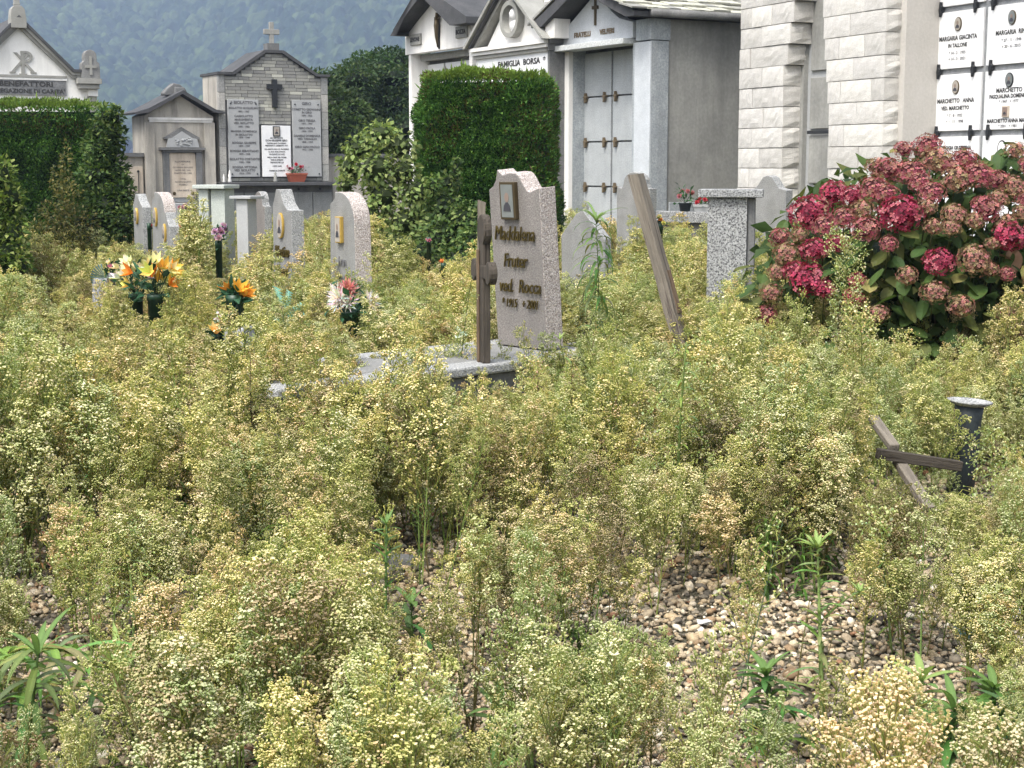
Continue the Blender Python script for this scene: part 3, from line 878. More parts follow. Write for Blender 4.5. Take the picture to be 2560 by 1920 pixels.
# niche slabs behind: two columns, rows 0.64 apart, bronze hooks on the joints
yb = 0.30
XQ = lambda zx, zy: RF(1360 + zx / 2.963, zy / 2.963, -0.30)[0]
b = MB(); b.box(x0 + 0.33, 0.1, yb + 0.03, yb + 0.2, 0, 3.13); b.build('back_panel', 'greystone_dark', ft)
sx = [(XQ(290, 700), XQ(497, 700)), (XQ(510, 700), XQ(510, 700) + (XQ(497, 700) - XQ(290, 700)))]
rows = [0.0, 0.545, 1.185, 1.825, 2.465, 3.1]
for (a, c) in sx:
    for i in range(len(rows) - 1):
        b = MB(); b.box(a, c, yb, yb + 0.03, rows[i] + 0.012, rows[i + 1] - 0.012)
        b.build('niche_slab', 'greystone_slab', ft, bevel=0.004)
        if i:
            for xx in (a + 0.11, c - 0.13):
                k = MB()
                k.prism([(xx - 0.012, rows[i] - 0.085), (xx + 0.018, rows[i] - 0.07), (xx + 0.026, rows[i] - 0.01), (xx + 0.05, rows[i] - 0.005), (xx + 0.05, rows[i] + 0.012), (xx + 0.012, rows[i] + 0.015), (xx + 0.004, rows[i] + 0.06), (xx - 0.008, rows[i] + 0.06), (xx - 0.016, rows[i] + 0.012), (xx - 0.035, rows[i] + 0.01), (xx - 0.035, rows[i] - 0.004), (xx - 0.018, rows[i] - 0.01)], yb - 0.05, yb - 0.008)
                k.build('slab_hook', 'bronze_hook', ft)
# rendered side wall on a stone plinth
b = MB(); b.box(x0 + 0.33, x1 - 0.02, 0.8, 3.4, 0, 3.42); b.box(x1 - 0.3, x1 - 0.022, 0.3, 0.8, 0, 3.42); b.build('wall', 'plaster_grey', ft)
b = MB(); b.box(x1 - 0.05, x1 + 0.012, 0.34, 3.4, 0, 0.99); b.build('plinth', 'greystone', ft, bevel=0.006)
# eaves, gutter and slate roof
b = MB()
ev, rz_ = 3.50, 4.02
b.prism([(x1 + 0.10, ev - 0.07), (x1 + 0.10, ev - 0.01), (pk, rz_), (x0 - 0.12, 3.52), (x0 - 0.12, 3.46), (x0 + 0.16, 3.46), (pk, rz_ - 0.13), (x1 - 0.1, ev - 0.07)][::-1], -0.34, 3.5)
b.build('roof_board', 'roof_dark', ft)
b = MB(); b.tube([(x1 + 0.14, -0.10, 3.475), (x1 + 0.14, 3.5, 3.475)], 0.055, 10); b.build('gutter', 'greystone_dark', ft, smooth=True)
sl = Vector((pk - (x1 + 0.10), 0, rz_ - ev)); nrm = Vector((-sl.z, 0, sl.x)).normalized() * -1
slate_m = []
for q in range(3):
    s_ = MB(); rr = random.Random(q)
    pts = [(0, 0), (0.5, rr.uniform(-.06, .04)), (1, 0), (1.0, 1), (0.0, 1)]
    s_.add([(p[1], p[0], 0) for p in pts] + [(p[1], p[0], 1) for p in pts], [(0, 1, 2, 3, 4), (9, 8, 7, 6, 5)] + [(i, i + 5, (i + 1) % 5 + 5, (i + 1) % 5) for i in range(5)])
    slate_m.append(s_.mesh('slate', 'slate'))
ang = math.atan2(sl.z, -sl.x)
for row in range(5):
    y = -0.42 + rnd.uniform(0, 0.1)
    while y < 3.4:
        w_ = rnd.uniform(0.14, 0.30)
        t = row * 0.225
        p = Vector((x1 + 0.14, 0, ev + 0.0)) + sl.normalized() * t
        link('slate', rnd.choice(slate_m), ft, (p.x, y, p.z + 0.012 + rnd.uniform(0, 0.02)), (0, math.pi + ang - 0.10, 0), (0.32, w_ - 0.012, -rnd.uniform(0.018, 0.032)))
        y += w_
b = MB()
b.add([(pk, -0.36, rz_ + 0.05), (x0 - 0.2, -0.36, 3.5), (x0 - 0.2, 3.5, 3.5), (pk, 3.5, rz_ + 0.05), (pk, -0.36, rz_ + 0.08), (x0 - 0.2, -0.36, 3.53), (x0 - 0.2, 3.5, 3.53), (pk, 3.5, rz_ + 0.08)], [(0, 1, 2, 3), (7, 6, 5, 4), (0, 4, 5, 1), (1, 5, 6, 2), (2, 6, 7, 3), (3, 7, 4, 0)])
b.build('roof_slab', 'slate', ft)

# ------------------------------------------------------------------ white pedimented tomb with a medallion
bt = empty('family_tomb', RF.w(0, 0), RF.rz, 'white pedimented family tomb with a round bust medallion, second from the right', 'mausoleum', 'family tombs in a row')
yB = -0.24
XB = lambda zx, zy: RF(960 + zx / 4.148, zy / 4.148, 0.24)
xa, xb = XB(940, 560)[0], XB(1705, 410)[0]
ap = (xa + xb) / 2
zc = 3.28
b = MB()
b.prism([(xa + 0.30, zc + 0.02), (xb - 0.30, zc + 0.02), (ap, zc + 0.80)], yB + 0.06, yB + 0.3)
b.build('pediment', 'plaster_clean', bt)
for i, (z0, z1, o) in enumerate(((3.12, 3.17, 0.02), (3.175, 3.225, 0.05), (3.23, 3.285, 0.09))):
    b = MB(); b.box(xa - o * 0.3, xb + o * 0.3, yB - o, yB + 0.3, z0, z1); b.build('cornice', 'plaster_clean' if i != 0 else 'moulding_grey', bt)
for sgn in (-1, 1):
    for k, (w0, w1, yy, mt) in enumerate(((0.0, 0.07, -0.16, 'moulding_grey'), (0.075, 0.14, -0.11, 'roof_dark'), (0.145, 0.23, -0.05, 'moulding_grey'))):
        e = xa - 0.12 if sgn < 0 else xb + 0.12
        xin = lambda q: e + (-sgn) * q
        top = zc + 0.98
        b = MB()
        pts = [(xin(w0), zc + 0.005), (xin(w1), zc + 0.005), (ap, top - w1 * 0.80), (ap, top - w0 * 0.80)]
        if sgn > 0: pts = pts[::-1]
        b.prism(pts[::-1] if sgn < 0 else pts[::-1], yB + yy, yB + 0.3)
        b.build('rake_moulding', mt, bt)
mc = XB(1328, 200)
b = MB()
n = 28
for i in range(n):
    a0, a1 = 2 * math.pi * i / n, 2 * math.pi * (i + 1) / n
    b.prism([(mc[0] + 0.275 * math.cos(a0), mc[1] + 0.275 * math.sin(a0)), (mc[0] + 0.275 * math.cos(a1), mc[1] + 0.275 * math.sin(a1)),
             (mc[0] + 0.205 * math.cos(a1), mc[1] + 0.205 * math.sin(a1)), (mc[0] + 0.205 * math.cos(a0), mc[1] + 0.205 * math.sin(a0))], yB - 0.06, yB + 0.06)
b.build('medallion_frame', 'moulding_grey', bt)
b = MB(); b.blob((mc[0] + 0.01, yB + 0.03, mc[1] + 0.07), (0.07, 0.08, 0.095), 10); b.blob((mc[0], yB + 0.05, mc[1] - 0.09), (0.12, 0.07, 0.10), 10); b.blob((mc[0] - 0.03, yB + 0.0, mc[1] + 0.05), (0.025, 0.03, 0.025), 6)
b.build('bust', 'marble', bt, smooth=True)
b = MB(); b.box(xa + 0.02, xb - 0.02, yB + 0.02, yB + 0.3, 2.72, 3.12); b.build('lintel', 'marble', bt)
txt(bt, 'FAMIGLIA  BORSA  *', (xa + xb) / 2 + 0.3, 3.0, yB + 0.015, 0.12, 'ink', 0.002, sx=1.3, bold=0.003)
b = MB()
b.box(xb - 0.02, xb + 0.03, yB + 0.0, 2.2, 0, 3.12); b.box(xb - 0.02, xb + 0.05, yB - 0.02, 2.2, 3.125, 3.22); b.box(xb - 0.02, xb + 0.08, yB - 0.02, 2.2, 3.225, 3.285)
b.build('side_wall', 'greystone_dark', bt)
b = MB(); b.box(xa, xa + 0.12, yB + 0.02, 0.5, 0, 2.72); b.box(xb - 0.35, xb - 0.02, yB + 0.02, 0.5, 0, 2.72); b.build('column', 'plaster_clean', bt)
b = MB(); b.box(xa + 0.12, xb - 0.03, 0.3, 2.2, 0, 2.72); b.build('wall', 'plaster_clean', bt)
b = MB(); b.prism([(xa - 0.15, zc + 0.05), (xb + 0.10, zc + 0.05), (ap, zc + 1.03)], yB + 0.302, 2.3); b.build('roof', 'slate', bt)
for (zx, yy, nm) in ((1740, yB + 0.1, 'urn'), (1010, 0.3, 'urn')):
    ux = XB(zx, 200)[0] - (0 if zx > 1500 else 0.05)
    k = MB(); k.box(ux - 0.13, ux + 0.13, yy - 0.13, yy + 0.13, zc + 0.01, zc + 0.28)
    k.lathe([(0.05, 0.28), (0.05, 0.34), (0.09, 0.36), (0.17, 0.44), (0.20, 0.52), (0.18, 0.60), (0.13, 0.63), (0.15, 0.66), (0.05, 0.74)] if zx > 1500 else
            [(0.10, 0.28), (0.13, 0.36), (0.09, 0.46), (0.06, 0.5), (0.07, 0.56), (0.03, 0.64)], 14, (ux, yy, zc))
    k.build(nm, 'plaster_clean', bt)

# ------------------------------------------------------------------ white gabled tomb with a crucifix
ct = empty('family_tomb', RF.w(0, 0), RF.rz, 'white gabled family tomb with a dark crucifix under a dark overhanging roof', 'mausoleum', 'family tombs in a row')
b = MB()
b.prism([(-7.13, 3.38), (-4.74, 3.38), (-4.74, 3.72), (-5.93, 4.24), (-7.13, 3.70)], 0, 0.16)
b.build('gable', 'plaster_clean', ct, bevel=0.006)
b = MB()
el, ez = RF(960 + 95 / 4.148, 345 / 4.148, 0.30)
b.prism([(el, ez - 0.03), (el, ez + 0.06), (-5.93, 4.46), (-4.35, 3.80), (-4.35, 3.70), (-4.9, 3.70), (-5.93, 4.26), (-7.10, 3.69), (el + 0.12, ez - 0.04)][::-1], -0.30, 3.0)
b.build('roof', 'roof_dark', ct)
b = MB(); b.box(-7.04, -6.94, 0.02, 0.4, 0, 3.378); b.build('column', 'plaster_clean', ct, bevel=0.006)
b = MB(); b.box(-4.84, -4.74, 0.02, 0.4, 0, 3.378); b.build('column', 'plaster_clean', ct, bevel=0.006)
b = MB(); b.box(-6.94, -4.84, 0.38, 3.0, 0, 3.378); b.build('wall', 'greystone_dark', ct)
b = MB(); b.box(-6.93, -4.85, 0.2, 0.375, 3.27, 3.376); b.build('soffit', 'plaster_grey', ct)
for c_ in range(3):
    for r_ in range(5):
        b = MB(); xx = RF(960 + 448 / 4.148, 600 / 4.148, -0.34)[0] + c_ * 0.68; b.box(xx, xx + 0.62, 0.34, 0.378, 0.02 + r_ * 0.645, 0.63 + r_ * 0.645)
        so = b.build('niche_slab', 'marble', ct)
        if r_ == 4 and c_ == 0: portrait(so, xx + 0.3, 0.42 + r_ * 0.645, 0.34, 0.04, 0.055)
for (zx, zy, s_) in ((330, 415, 'LEVONE'), (805, 335, 'BOZZA')):
    p = RF(960 + zx / 4.148, zy / 4.148, 0.02)
    b = MB(); b.box(p[0] - 0.19, p[0] + 0.19, -0.035, -0.0, p[1] - 0.085, p[1] + 0.10)
    po = b.build('name_plate', 'plaster_grey', ct, bevel=0.005)
    txt(po, s_, p[0] - 0.01, p[1] + 0.005, -0.038, 0.098, 'ink', 0.002, bold=0.004)
p = RF(960 + 556 / 4.148, 300 / 4.148, 0.04)
b = MB()
b.tube([(p[0], -0.05, p[1] + 0.26), (p[0], -0.06, p[1] + 0.17)], [0.028, 0.03], 8)
b.tube([(p[0], -0.05, p[1] + 0.17), (p[0] + 0.01, -0.07, p[1] + 0.05), (p[0] - 0.005, -0.06, p[1] - 0.12), (p[0], -0.04, p[1] - 0.30)], [0.05, 0.045, 0.03, 0.012], 8)
b.tube([(p[0] - 0.11, -0.04, p[1] + 0.19), (p[0], -0.05, p[1] + 0.14), (p[0] + 0.11, -0.04, p[1] + 0.19)], [0.012, 0.022, 0.012], 6)
b.build('crucifix_figure', 'bronze', ct, smooth=True)
b = MB(); b.box(p[0] - 0.012, p[0] + 0.012, -0.03, 0.0, p[1] - 0.32, p[1] + 0.33); b.build('crucifix', 'iron', ct)

# ------------------------------------------------------------------ the monuments facing the camera at the back
GF = Fac(-8.3625, 30, -28)
wc = empty('chapel', GF.w(0, 0), GF.rz, 'white gabled chapel with grey mouldings and a chi-rho monogram behind the left hedge', 'chapel')
cxm = -1.04
W2 = lambda: None
b = MB(); b.prism([(2 * cxm - 0.2, 0), (0.2, 0), (0.2, 3.16), (-0.10, 3.22), (cxm, 4.10), (2 * cxm + 0.10, 3.22), (2 * cxm - 0.2, 3.16)], 0, 2.6)
b.build('wall', 'plaster_white', wc)
for sgn in (-1, 1):
    X_ = lambda x: cxm + sgn * (x - cxm)
    for (o0, o1, yy, mt) in ((0.0, 0.05, -0.16, 'roof_dark'), (0.052, 0.11, -0.12, 'moulding_grey'), (0.112, 0.17, -0.07, 'moulding_grey')):
        pts = [(X_(cxm), 4.27 - o0 * 1.35), (X_(-0.10 + 0.04), 3.30 - o0), (X_(0.08), 3.30 - o0), (X_(0.08), 3.30 - o1), (X_(-0.10 + 0.02), 3.30 - o1), (X_(cxm), 4.27 - o1 * 1.35)]
        k = MB(); k.prism(pts if sgn < 0 else pts[::-1], yy, 2.7 if o0 == 0 else 0.0); k.build('rake_moulding', mt, wc)
    def bx(nm, xa_, xb_, ya, yb_, za, zb, mt, bv=0.006):
        k = MB(); a_, c_ = sorted((X_(xa_), X_(xb_))); k.box(a_, c_, ya, yb_, za, zb); return k.build(nm, mt, wc, bevel=bv)
    bx('cornice_block', -0.02, 0.44, -0.22, 0.4, 3.03, 3.13, 'moulding_grey'); bx('cornice_block', 0.02, 0.40, -0.18, 0.38, 2.94, 3.028, 'moulding_grey')
    bx('cornice_block', 0.0, 0.14, -0.1, 0.3, 3.132, 3.28, 'moulding_grey')
    bx('pilaster', 0.22, 0.37, -0.06, 0.3, 0, 2.80, 'moulding_grey'); bx('pilaster_cap', 0.20, 0.39, -0.09, 0.32, 2.802, 2.935, 'plaster_white')
    k = MB(); cx_ = X_(0.25)
    k.prism([(cx_ - 0.18, 3.132), (cx_ + 0.18, 3.132), (cx_ + 0.17, 3.42), (cx_ + 0.12, 3.46), (cx_ + 0.12, 3.56)] + [(cx_ + 0.12 * math.cos(a), 3.56 + 0.12 * math.sin(a)) for a in (0.4, 0.9, 1.57, 2.2, 2.7)] + [(cx_ - 0.12, 3.56), (cx_ - 0.12, 3.46), (cx_ - 0.17, 3.42)], -0.16, 0.05)
    ak = k.build('acroterion', 'granite_light', wc, bevel=0.01)
    k = MB(); k.box(cx_ - 0.025, cx_ + 0.025, -0.18, -0.16, 3.2, 3.55); k.box(cx_ - 0.11, cx_ + 0.11, -0.182, -0.16, 3.33, 3.38); k.build('relief_cross', 'moulding_grey', ak)
b = MB(); b.box(2 * cxm + 0.18, -0.18, -0.05, 0.0, 3.13, 3.175); b.build('string_course', 'moulding_grey', wc)
b = MB(); b.box(2 * cxm + 0.18, -0.18, -0.04, 0.0, 3.085, 3.127); b.build('string_course', 'plaster_white', wc)
b = MB(); b.box(2 * cxm + 0.20, -0.20, -0.03, 0.0, 2.80, 3.08)
fb = b.build('frieze_board', stone('weathered_dark_frieze', (0.12, 0.125, 0.13), (0.22, 0.225, 0.23), 8, 40, grain=0.3), wc)
txt(fb, 'BENEFATTORI', cxm + 0.1, 3.005, -0.034, 0.125, 'ink', 0.002, sx=1.25, bold=0.004)
txt(fb, 'CONGREGAZIONE DI CARITA\'', cxm, 2.875, -0.034, 0.105, 'ink', 0.002, sx=1.12, bold=0.003)
# chi-rho monogram: P with crossing X, serifs
mg = MB(); mx_, mz = -0.985, 3.40
mg.box(mx_ - 0.03, mx_ + 0.03, -0.03, 0.0, mz - 0.2, mz + 0.22); mg.box(mx_ - 0.07, mx_ + 0.07, -0.03, -0.0005, mz - 0.23, mz - 0.2)
for i in range(9):
    a0, a1 = -math.pi / 2 + math.pi * i / 9, -math.pi / 2 + math.pi * (i + 1) / 9
    c0 = (mx_ + 0.06, mz + 0.115)
    mg.prism([(c0[0] + r * 1.2 * math.cos(a), c0[1] + r * math.sin(a)) for r, a in ((0.105, a0), (0.105, a1), (0.06, a1), (0.06, a0))], -0.03, 0.0)
mg.box(mx_ + 0.03, mx_ + 0.07, -0.03, 0, mz + 0.185, mz + 0.22); mg.box(mx_ + 0.03, mx_ + 0.07, -0.03, 0, mz + 0.01, mz + 0.05)
for s_ in (-1, 1):
    mg.prism([(mx_ + s_ * 0.19 - 0.03, mz - 0.17), (mx_ + s_ * 0.19 + 0.03, mz - 0.17), (mx_ - s_ * 0.13 + 0.03, mz + 0.19), (mx_ - s_ * 0.13 - 0.03, mz + 0.19)], -0.025, -0.001)
    mg.box(mx_ + s_ * 0.19 - 0.055, mx_ + s_ * 0.19 + 0.055, -0.027, -0.001, mz - 0.19, mz - 0.168)
mg.build('monogram', 'moulding_grey', wc)
b = MB()
b.box(cxm - 0.15, cxm + 0.13, -0.18, 0.16, 4.03, 4.22); b.prism([(cxm - 0.15, 4.222), (cxm + 0.13, 4.222), (cxm + 0.11, 4.38), (cxm + 0.055, 4.44), (cxm - 0.075, 4.44), (cxm - 0.13, 4.38)], -0.15, 0.13)
b.prism([(cxm - 0.06, 4.442), (cxm + 0.04, 4.442), (cxm + 0.04, 5.0), (cxm - 0.06, 5.0)], -0.06, 0.04); b.box(cxm - 0.07, cxm + 0.05, -0.07, 0.05, 4.46, 4.49)
b.build('finial', 'moulding_grey', wc, bevel=0.006)

# grey monument with brick-like stone facing
BF = Fac(-6.2022, 33.0, -28)
bm = empty('monument', BF.w(0, 0), BF.rz, 'grey stepped-gable family monument faced in split stone, black cross above three name plaques', 'monument')
b = MB(); b.prism([(0.0, 1.13), (2.45, 1.13), (2.45, 3.40), (2.2, 3.42), (1.42, 3.90), (1.05, 3.90), (0.32, 3.42), (0.0, 3.40)], 0.03, 1.1); b.build('wall', 'greystone_dark', bm)
b = MB(); b.box(-0.005, 0.0, 0.04, 1.1, 1.13, 3.38); b.build('side_render', 'plaster_beige', bm)
for i in range(6):
    for (a, c) in ((0.0, 0.13), (2.31, 2.45)):
        b = MB(); b.box(a - 0.006, c + 0.006, -0.01, 0.1, 1.135 + i * 0.376, 1.135 + (i + 1) * 0.376 - 0.008)
        b.build('quoin', stone('quoin_stone_%d' % (i % 3), *(((0.30, 0.30, 0.28), (0.35, 0.35, 0.33)), ((0.42, 0.41, 0.38), (0.36, 0.35, 0.33)), ((0.25, 0.255, 0.25), (0.30, 0.30, 0.29)))[i % 3], 6, 50), bm, bevel=0.005)
brick = MB().box(0, 1, 0, 1, 0, 1).mesh('brick', 'brick_grey')
def gable_top(x):
    if x < 0.32: return 3.38
    if x < 1.05: return 3.38 + (x - 0.32) / 0.73 * 0.48
    if x < 1.42: return 3.86
    if x < 2.2: return 3.86 - (x - 1.42) / 0.78 * 0.46
    return 3.38
def spans(z0, z1):
    zm = (z0 + z1) / 2
    lo, hi = 0.14, 2.30
    if z1 > 3.36:
        xs_ = [0.14 + i * 0.01 for i in range(217)]
        ok = [x for x in xs_ if gable_top(x) > z1]
        if not ok: return []
        lo, hi = min(ok), max(ok)
    holes = []
    if 1.2 < zm < 2.88: holes += [(0.17, 0.87), (1.60, 2.28)]
    if 1.2 < zm < 2.34: holes += [(0.87, 1.60)]
    r_ = [(lo, hi)]
    for a, c in holes:
        nr = []
        for p, q in r_:
            if c <= p or a >= q: nr.append((p, q)); continue
            if a - p > 0.03: nr.append((p, a))
            if q - c > 0.03: nr.append((c, q))
        r_ = nr
    return r_
k = 0
while 1.15 + k * 0.071 < 3.84:
    z0 = 1.15 + k * 0.071; z1 = z0 + 0.071
    for a, c in spans(z0, z1):
        x = a
        first = True
        while x < c - 0.02:
            w_ = rnd.choice((0.13, 0.24, 0.26, 0.28, 0.30)) * (0.5 if first and k % 2 else 1)
            first = False
            if c - x - w_ < 0.07: w_ = c - x
            link('brick', brick, bm, (x + 0.004, rnd.uniform(-0.004, 0.006), z0 + 0.004), (0, 0, 0), (w_ - 0.008, 0.035, 0.063))
            x += w_
    k += 1
b = MB(); b.prism([(-0.03, 3.385), (0.33, 3.385), (1.05, 3.865), (1.42, 3.865), (2.19, 3.395), (2.50, 3.395), (2.50, 3.44), (2.22, 3.445), (1.45, 3.925), (1.02, 3.925), (0.30, 3.44), (-0.03, 3.44)], -0.06, 1.2); b.build('coping', 'roof_dark', bm)
b = MB(); b.box(1.10, 1.36, -0.02, 0.25, 3.926, 4.07); b.build('cross_base', 'greystone_dark', bm)
b = MB(); b.box(1.185, 1.28, 0.06, 0.14, 4.072, 4.52); b.prism([(1.06, 4.26), (1.405, 4.26), (1.405, 4.37), (1.06, 4.37)], 0.055, 0.145); b.build('roof_cross', 'plaster_grey', bm, bevel=0.01)
b = MB(); b.box(1.175, 1.285, -0.06, 0, 2.71, 3.31); b.box(1.06, 1.175, -0.055, 0, 3.10, 3.21); b.box(1.285, 1.40, -0.055, 0, 3.10, 3.21); b.build('wall_cross', 'iron', bm)
def plaque(x0, x1, z0, z1, mt, lines, mat_t, size, studs=True):
    b = MB(); b.box(x0, x1, -0.05, 0.0, z0, z1); po = b.build('plaque', mt, bm, bevel=0.005)
    if studs:
        for xx in (x0 + 0.06, x1 - 0.06):
            for zz in (z0 + 0.06, z1 - 0.09):
                s_ = MB(); s_.oval(xx, zz, 0.016, 0.016, -0.065, -0.05, 8); s_.build('stud', 'iron', po)
    for (f, s_, q) in lines:
        txt(po, s_, (x0 + x1) / 2, z1 - f * (z1 - z0), -0.054, size * q, mat_t, 0.001, bold=0.002 * q)
    return po
plaque(0.18, 0.86, 1.24, 2.87, 'plaque_grey', [(0.04, '+ BIOLATTO +', 1.35), (0.11, 'BIOLATTO GUGLIELMO', 0.95), (0.155, '1892 - 1967', 0.8), (0.215, 'CASSOLATTO', 1), (0.26, 'MARGHERITA', 1), (0.305, 'VED. BIOLATTO', 0.95), (0.35, '1895 - 1982', 0.8),
        (0.41, 'MAGGIA DOMENICA', 0.95), (0.455, 'IN BIOLATTO', 0.95), (0.49, '1878 - 1944', 0.8), (0.56, 'BOGGIA GIUSEPPE', 1), (0.60, '1873 - 1947', 0.8), (0.665, 'BOGGIA SEBASTIANO', 1), (0.705, '1870 - 1948', 0.8),
        (0.77, 'BIOLATTO COSTANTE', 1), (0.81, '1902 - 1988', 0.8), (0.875, 'BOGGIA VITTORIA', 1), (0.915, 'VED. BIOLATTO', 1), (0.955, '1914 - 1993', 0.8)], 'ink_grey', 0.065)
plaque(1.62, 2.27, 1.24, 2.88, 'plaque_grey', [(0.045, 'GIRO', 1.4), (0.12, 'COMETTO GIOVANNA', 1), (0.16, 'IN GIRO', 0.95), (0.20, '1870 - 1923', 0.8), (0.265, 'GIRO TERESA', 1), (0.305, '1891 - 1907', 0.8), (0.365, 'GIRO PAOLA', 1), (0.405, '1904 - 1974', 0.8),
        (0.465, 'DANIELE DOMENICA', 1), (0.505, 'VED. TARAGLIO', 0.95), (0.545, '1868 - 1954', 0.8), (0.61, 'GIRO GIAN PAOLO', 1), (0.645, '1912 - 1988', 0.8)], 'ink_grey', 0.065)
po = plaque(0.92, 1.57, 1.24, 2.33, 'marble', [(0.24, 'QUI RIPOSANO', 0.8), (0.29, 'DON GIUSEPPE GIRO', 1), (0.345, 'CAPPELLANO DI FORNO', 0.75), (0.39, 'MEDAGLIA D ARGENTO 1917', 0.75), (0.46, 'HA AMATO DIO E IL PROSSIMO', 0.75), (0.51, 'LA SUA VITA E STATA', 0.75), (0.56, 'UN DONO DI LUCE', 0.75),
        (0.62, 'NELLA CASA DEL PADRE', 0.75), (0.67, 'VIVE IN ETERNO', 0.75), (0.72, 'PREGATE PER LUI', 0.75), (0.79, 'I SUOI CARI', 0.75), (0.88, 'FAMIGLIA E NIPOTI', 0.8)], 'ink_grey', 0.052, False)
portrait(po, 1.245, 2.21, -0.05, 0.062, 0.09, shape='rect', frame='iron', fr=0.018)
b = MB(); b.box(-0.06, 2.62, -0.28, 0.12, 1.05, 1.125); b.build('ledge', 'roof_dark', bm, bevel=0.01)
b = MB(); b.box(0.0, 2.55, 0.03, 1.1, 0, 1.05); b.build('base', 'greystone_dark', bm)
for a, c in ((0.03, 0.5), (0.52, 1.28), (1.30, 2.06), (2.08, 2.52)):
    b = MB(); b.box(a, c, 0.0, 0.035, 0.02, 0.9); b.build('base_panel', stone('grey_base_stone', (0.24, 0.25, 0.245), (0.30, 0.31, 0.305), 4, 50, stain=((0.1, 0.1, 0.1), 5, 0.5)), bm, bevel=0.005)
for xx in (1.75, 2.25):
    b = MB(); b.oval(xx, 0.97, 0.02, 0.03, -0.01, 0.03, 8); b.build('base_stud', 'iron', bm)

# things on the ledge
def flowers_small(name, label, cat, loc, petals, n, spread, h, pot=None, green=(0.03, 0.09, 0.03), size=0.03, rz=0.0, group=None, leaf_n=30, pot_mat='terracotta', extra=None):
    """a potted or vased bunch: pot > rim; foliage, each flower head a part"""
    t = empty(name, loc, rz, label, cat, group)
    z0 = 0
    if pot:
        kind, r0, r1, hh = pot
        b = MB()
        if kind == 'round':
            b.lathe([(r0, 0), (r1, hh), (r1 * 1.08, hh), (r1 * 1.08, hh * 1.08), (r1 * 0.9, hh * 1.08), (r1 * 0.85, hh * 0.9)], 16)
        else:
            b.add([(-r0, -r0 * .5, 0), (r0, -r0 * .5, 0), (r0, r0 * .5, 0), (-r0, r0 * .5, 0), (-r1, -r1 * .5, hh), (r1, -r1 * .5, hh), (r1, r1 * .5, hh), (-r1, r1 * .5, hh)], [(0, 3, 2, 1), (4, 5, 6, 7), (0, 1, 5, 4), (1, 2, 6, 5), (2, 3, 7, 6), (3, 0, 4, 7)])
            b.box(-r1 * 1.05, r1 * 1.05, -r1 * .55, r1 * .55, hh - 0.002, hh + 0.03)
        b.build('pot', pot_mat, t, smooth=(kind == 'round'))
        z0 = hh
    rg = np.random.default_rng(int(abs(loc[0]) * 1000 + abs(loc[1]) * 77) % 100000)
    P_ = rg.normal(0, 1, (leaf_n, 3)) * np.array([spread * .45, spread * .35, h * .25]) + np.array([0, 0, z0 + h * 0.4])
    P_[:, 2] = np.maximum(P_[:, 2], z0)
    N_ = P_ - np.array([0, 0, z0]); N_ /= np.linalg.norm(N_, axis=1)[:, None] + 1e-6
    link('foliage', leaves(P_, N_, size * 1.5, size * 0.6, pal(leaf_n, [green, tuple(g * 1.7 for g in green)], rng=rg), 'leaf', 'foliage', rng=rg), t)
    rr = random.Random(n * 31 + int(abs(loc[1]) * 10))
    for i in range(n):
        a = rr.uniform(0, 6.28); q = math.sqrt(rr.random())
        p = Vector((spread * q * math.cos(a), spread * 0.75 * q * math.sin(a), z0 + h * rr.uniform(0.55, 1.0) - q * h * 0.25))
        s_ = MB(); s_.col = tuple(x * 0.6 for x in green)
        s_.tube([(0, 0, z0), (p.x * 0.5, p.y * .5, (z0 + p.z) / 2), p], 0.0025, 4)
        st = s_.build('stalk', 'leaf', t)
        if isinstance(petals, dict): pc, shape = petals['cols'], petals['shape']
        else: pc, shape = petals, 'round'
        fb_ = MB(); colr = rr.choice(pc)
        npet, Lp, Wp, layers = {'round': (6, 1.0, 0.8, 3), 'lily': (6, 1.5, 0.55, 1), 'spike': (12, 1.5, 0.22, 3), 'daisy': (9, 1.2, 0.4, 1)}[shape]
        axis = Vector((p.x * 1.5, p.y * 1.5 - 0.5 * spread, 0.35 * h + 0.02)).normalized()
        ta = axis.orthogonal().normalized(); tb = axis.cross(ta)
        for ly in range(layers):
            op = (0.25, 0.75, 1.2)[ly] if layers > 1 else 0.55
            for j in range(npet):
                aa = 2 * math.pi * (j + 0.5 * ly) / npet + rr.uniform(-.1, .1)
                out = ta * math.cos(aa) + tb * math.sin(aa)
                dr = (axis * math.cos(op) + out * math.sin(op)).normalized(); wd = axis.cross(out).normalized()
                fb_.col = tuple(min(1, x * rr.uniform(0.75, 1.15)) for x in colr)
                tip = dr * size * Lp * rr.uniform(0.85, 1.1) - axis * size * 0.12
                fb_.add([p, p + dr * size * Lp * 0.5 + wd * size * Wp * 0.5, p + tip, p + dr * size * Lp * 0.5 - wd * size * Wp * 0.5, p + dr * size * Lp * 0.55 - axis * size * 0.08], [(0, 1, 4), (1, 2, 4), (2, 3, 4), (3, 0, 4)])
        fb_.build('flower_head', 'petal', t)
    return t
PINK, RED, WHITE_, YEL, ORA, PURP, CREAM = (0.62, 0.20, 0.30), (0.50, 0.03, 0.06), (0.80, 0.78, 0.74), (0.80, 0.66, 0.16), (0.78, 0.30, 0.04), (0.50, 0.22, 0.42), (0.80, 0.72, 0.40)
flowers_small('flower_trough', 'terracotta trough of pink, red and white flowers on the monument ledge', 'planter', BF.w(1.66, -0.12, 1.126), [PINK, RED, WHITE_, (0.25, 0.03, 0.05)], 12, 0.22, 0.24, ('trough', 0.15, 0.21, 0.16), size=0.045, rz=BF.rz, leaf_n=70)
b = MB(); b.lathe([(0.04, 0), (0.05, 0.03), (0.035, 0.07), (0.04, 0.12), (0.02, 0.16), (0.028, 0.19), (0.01, 0.22)], 8)
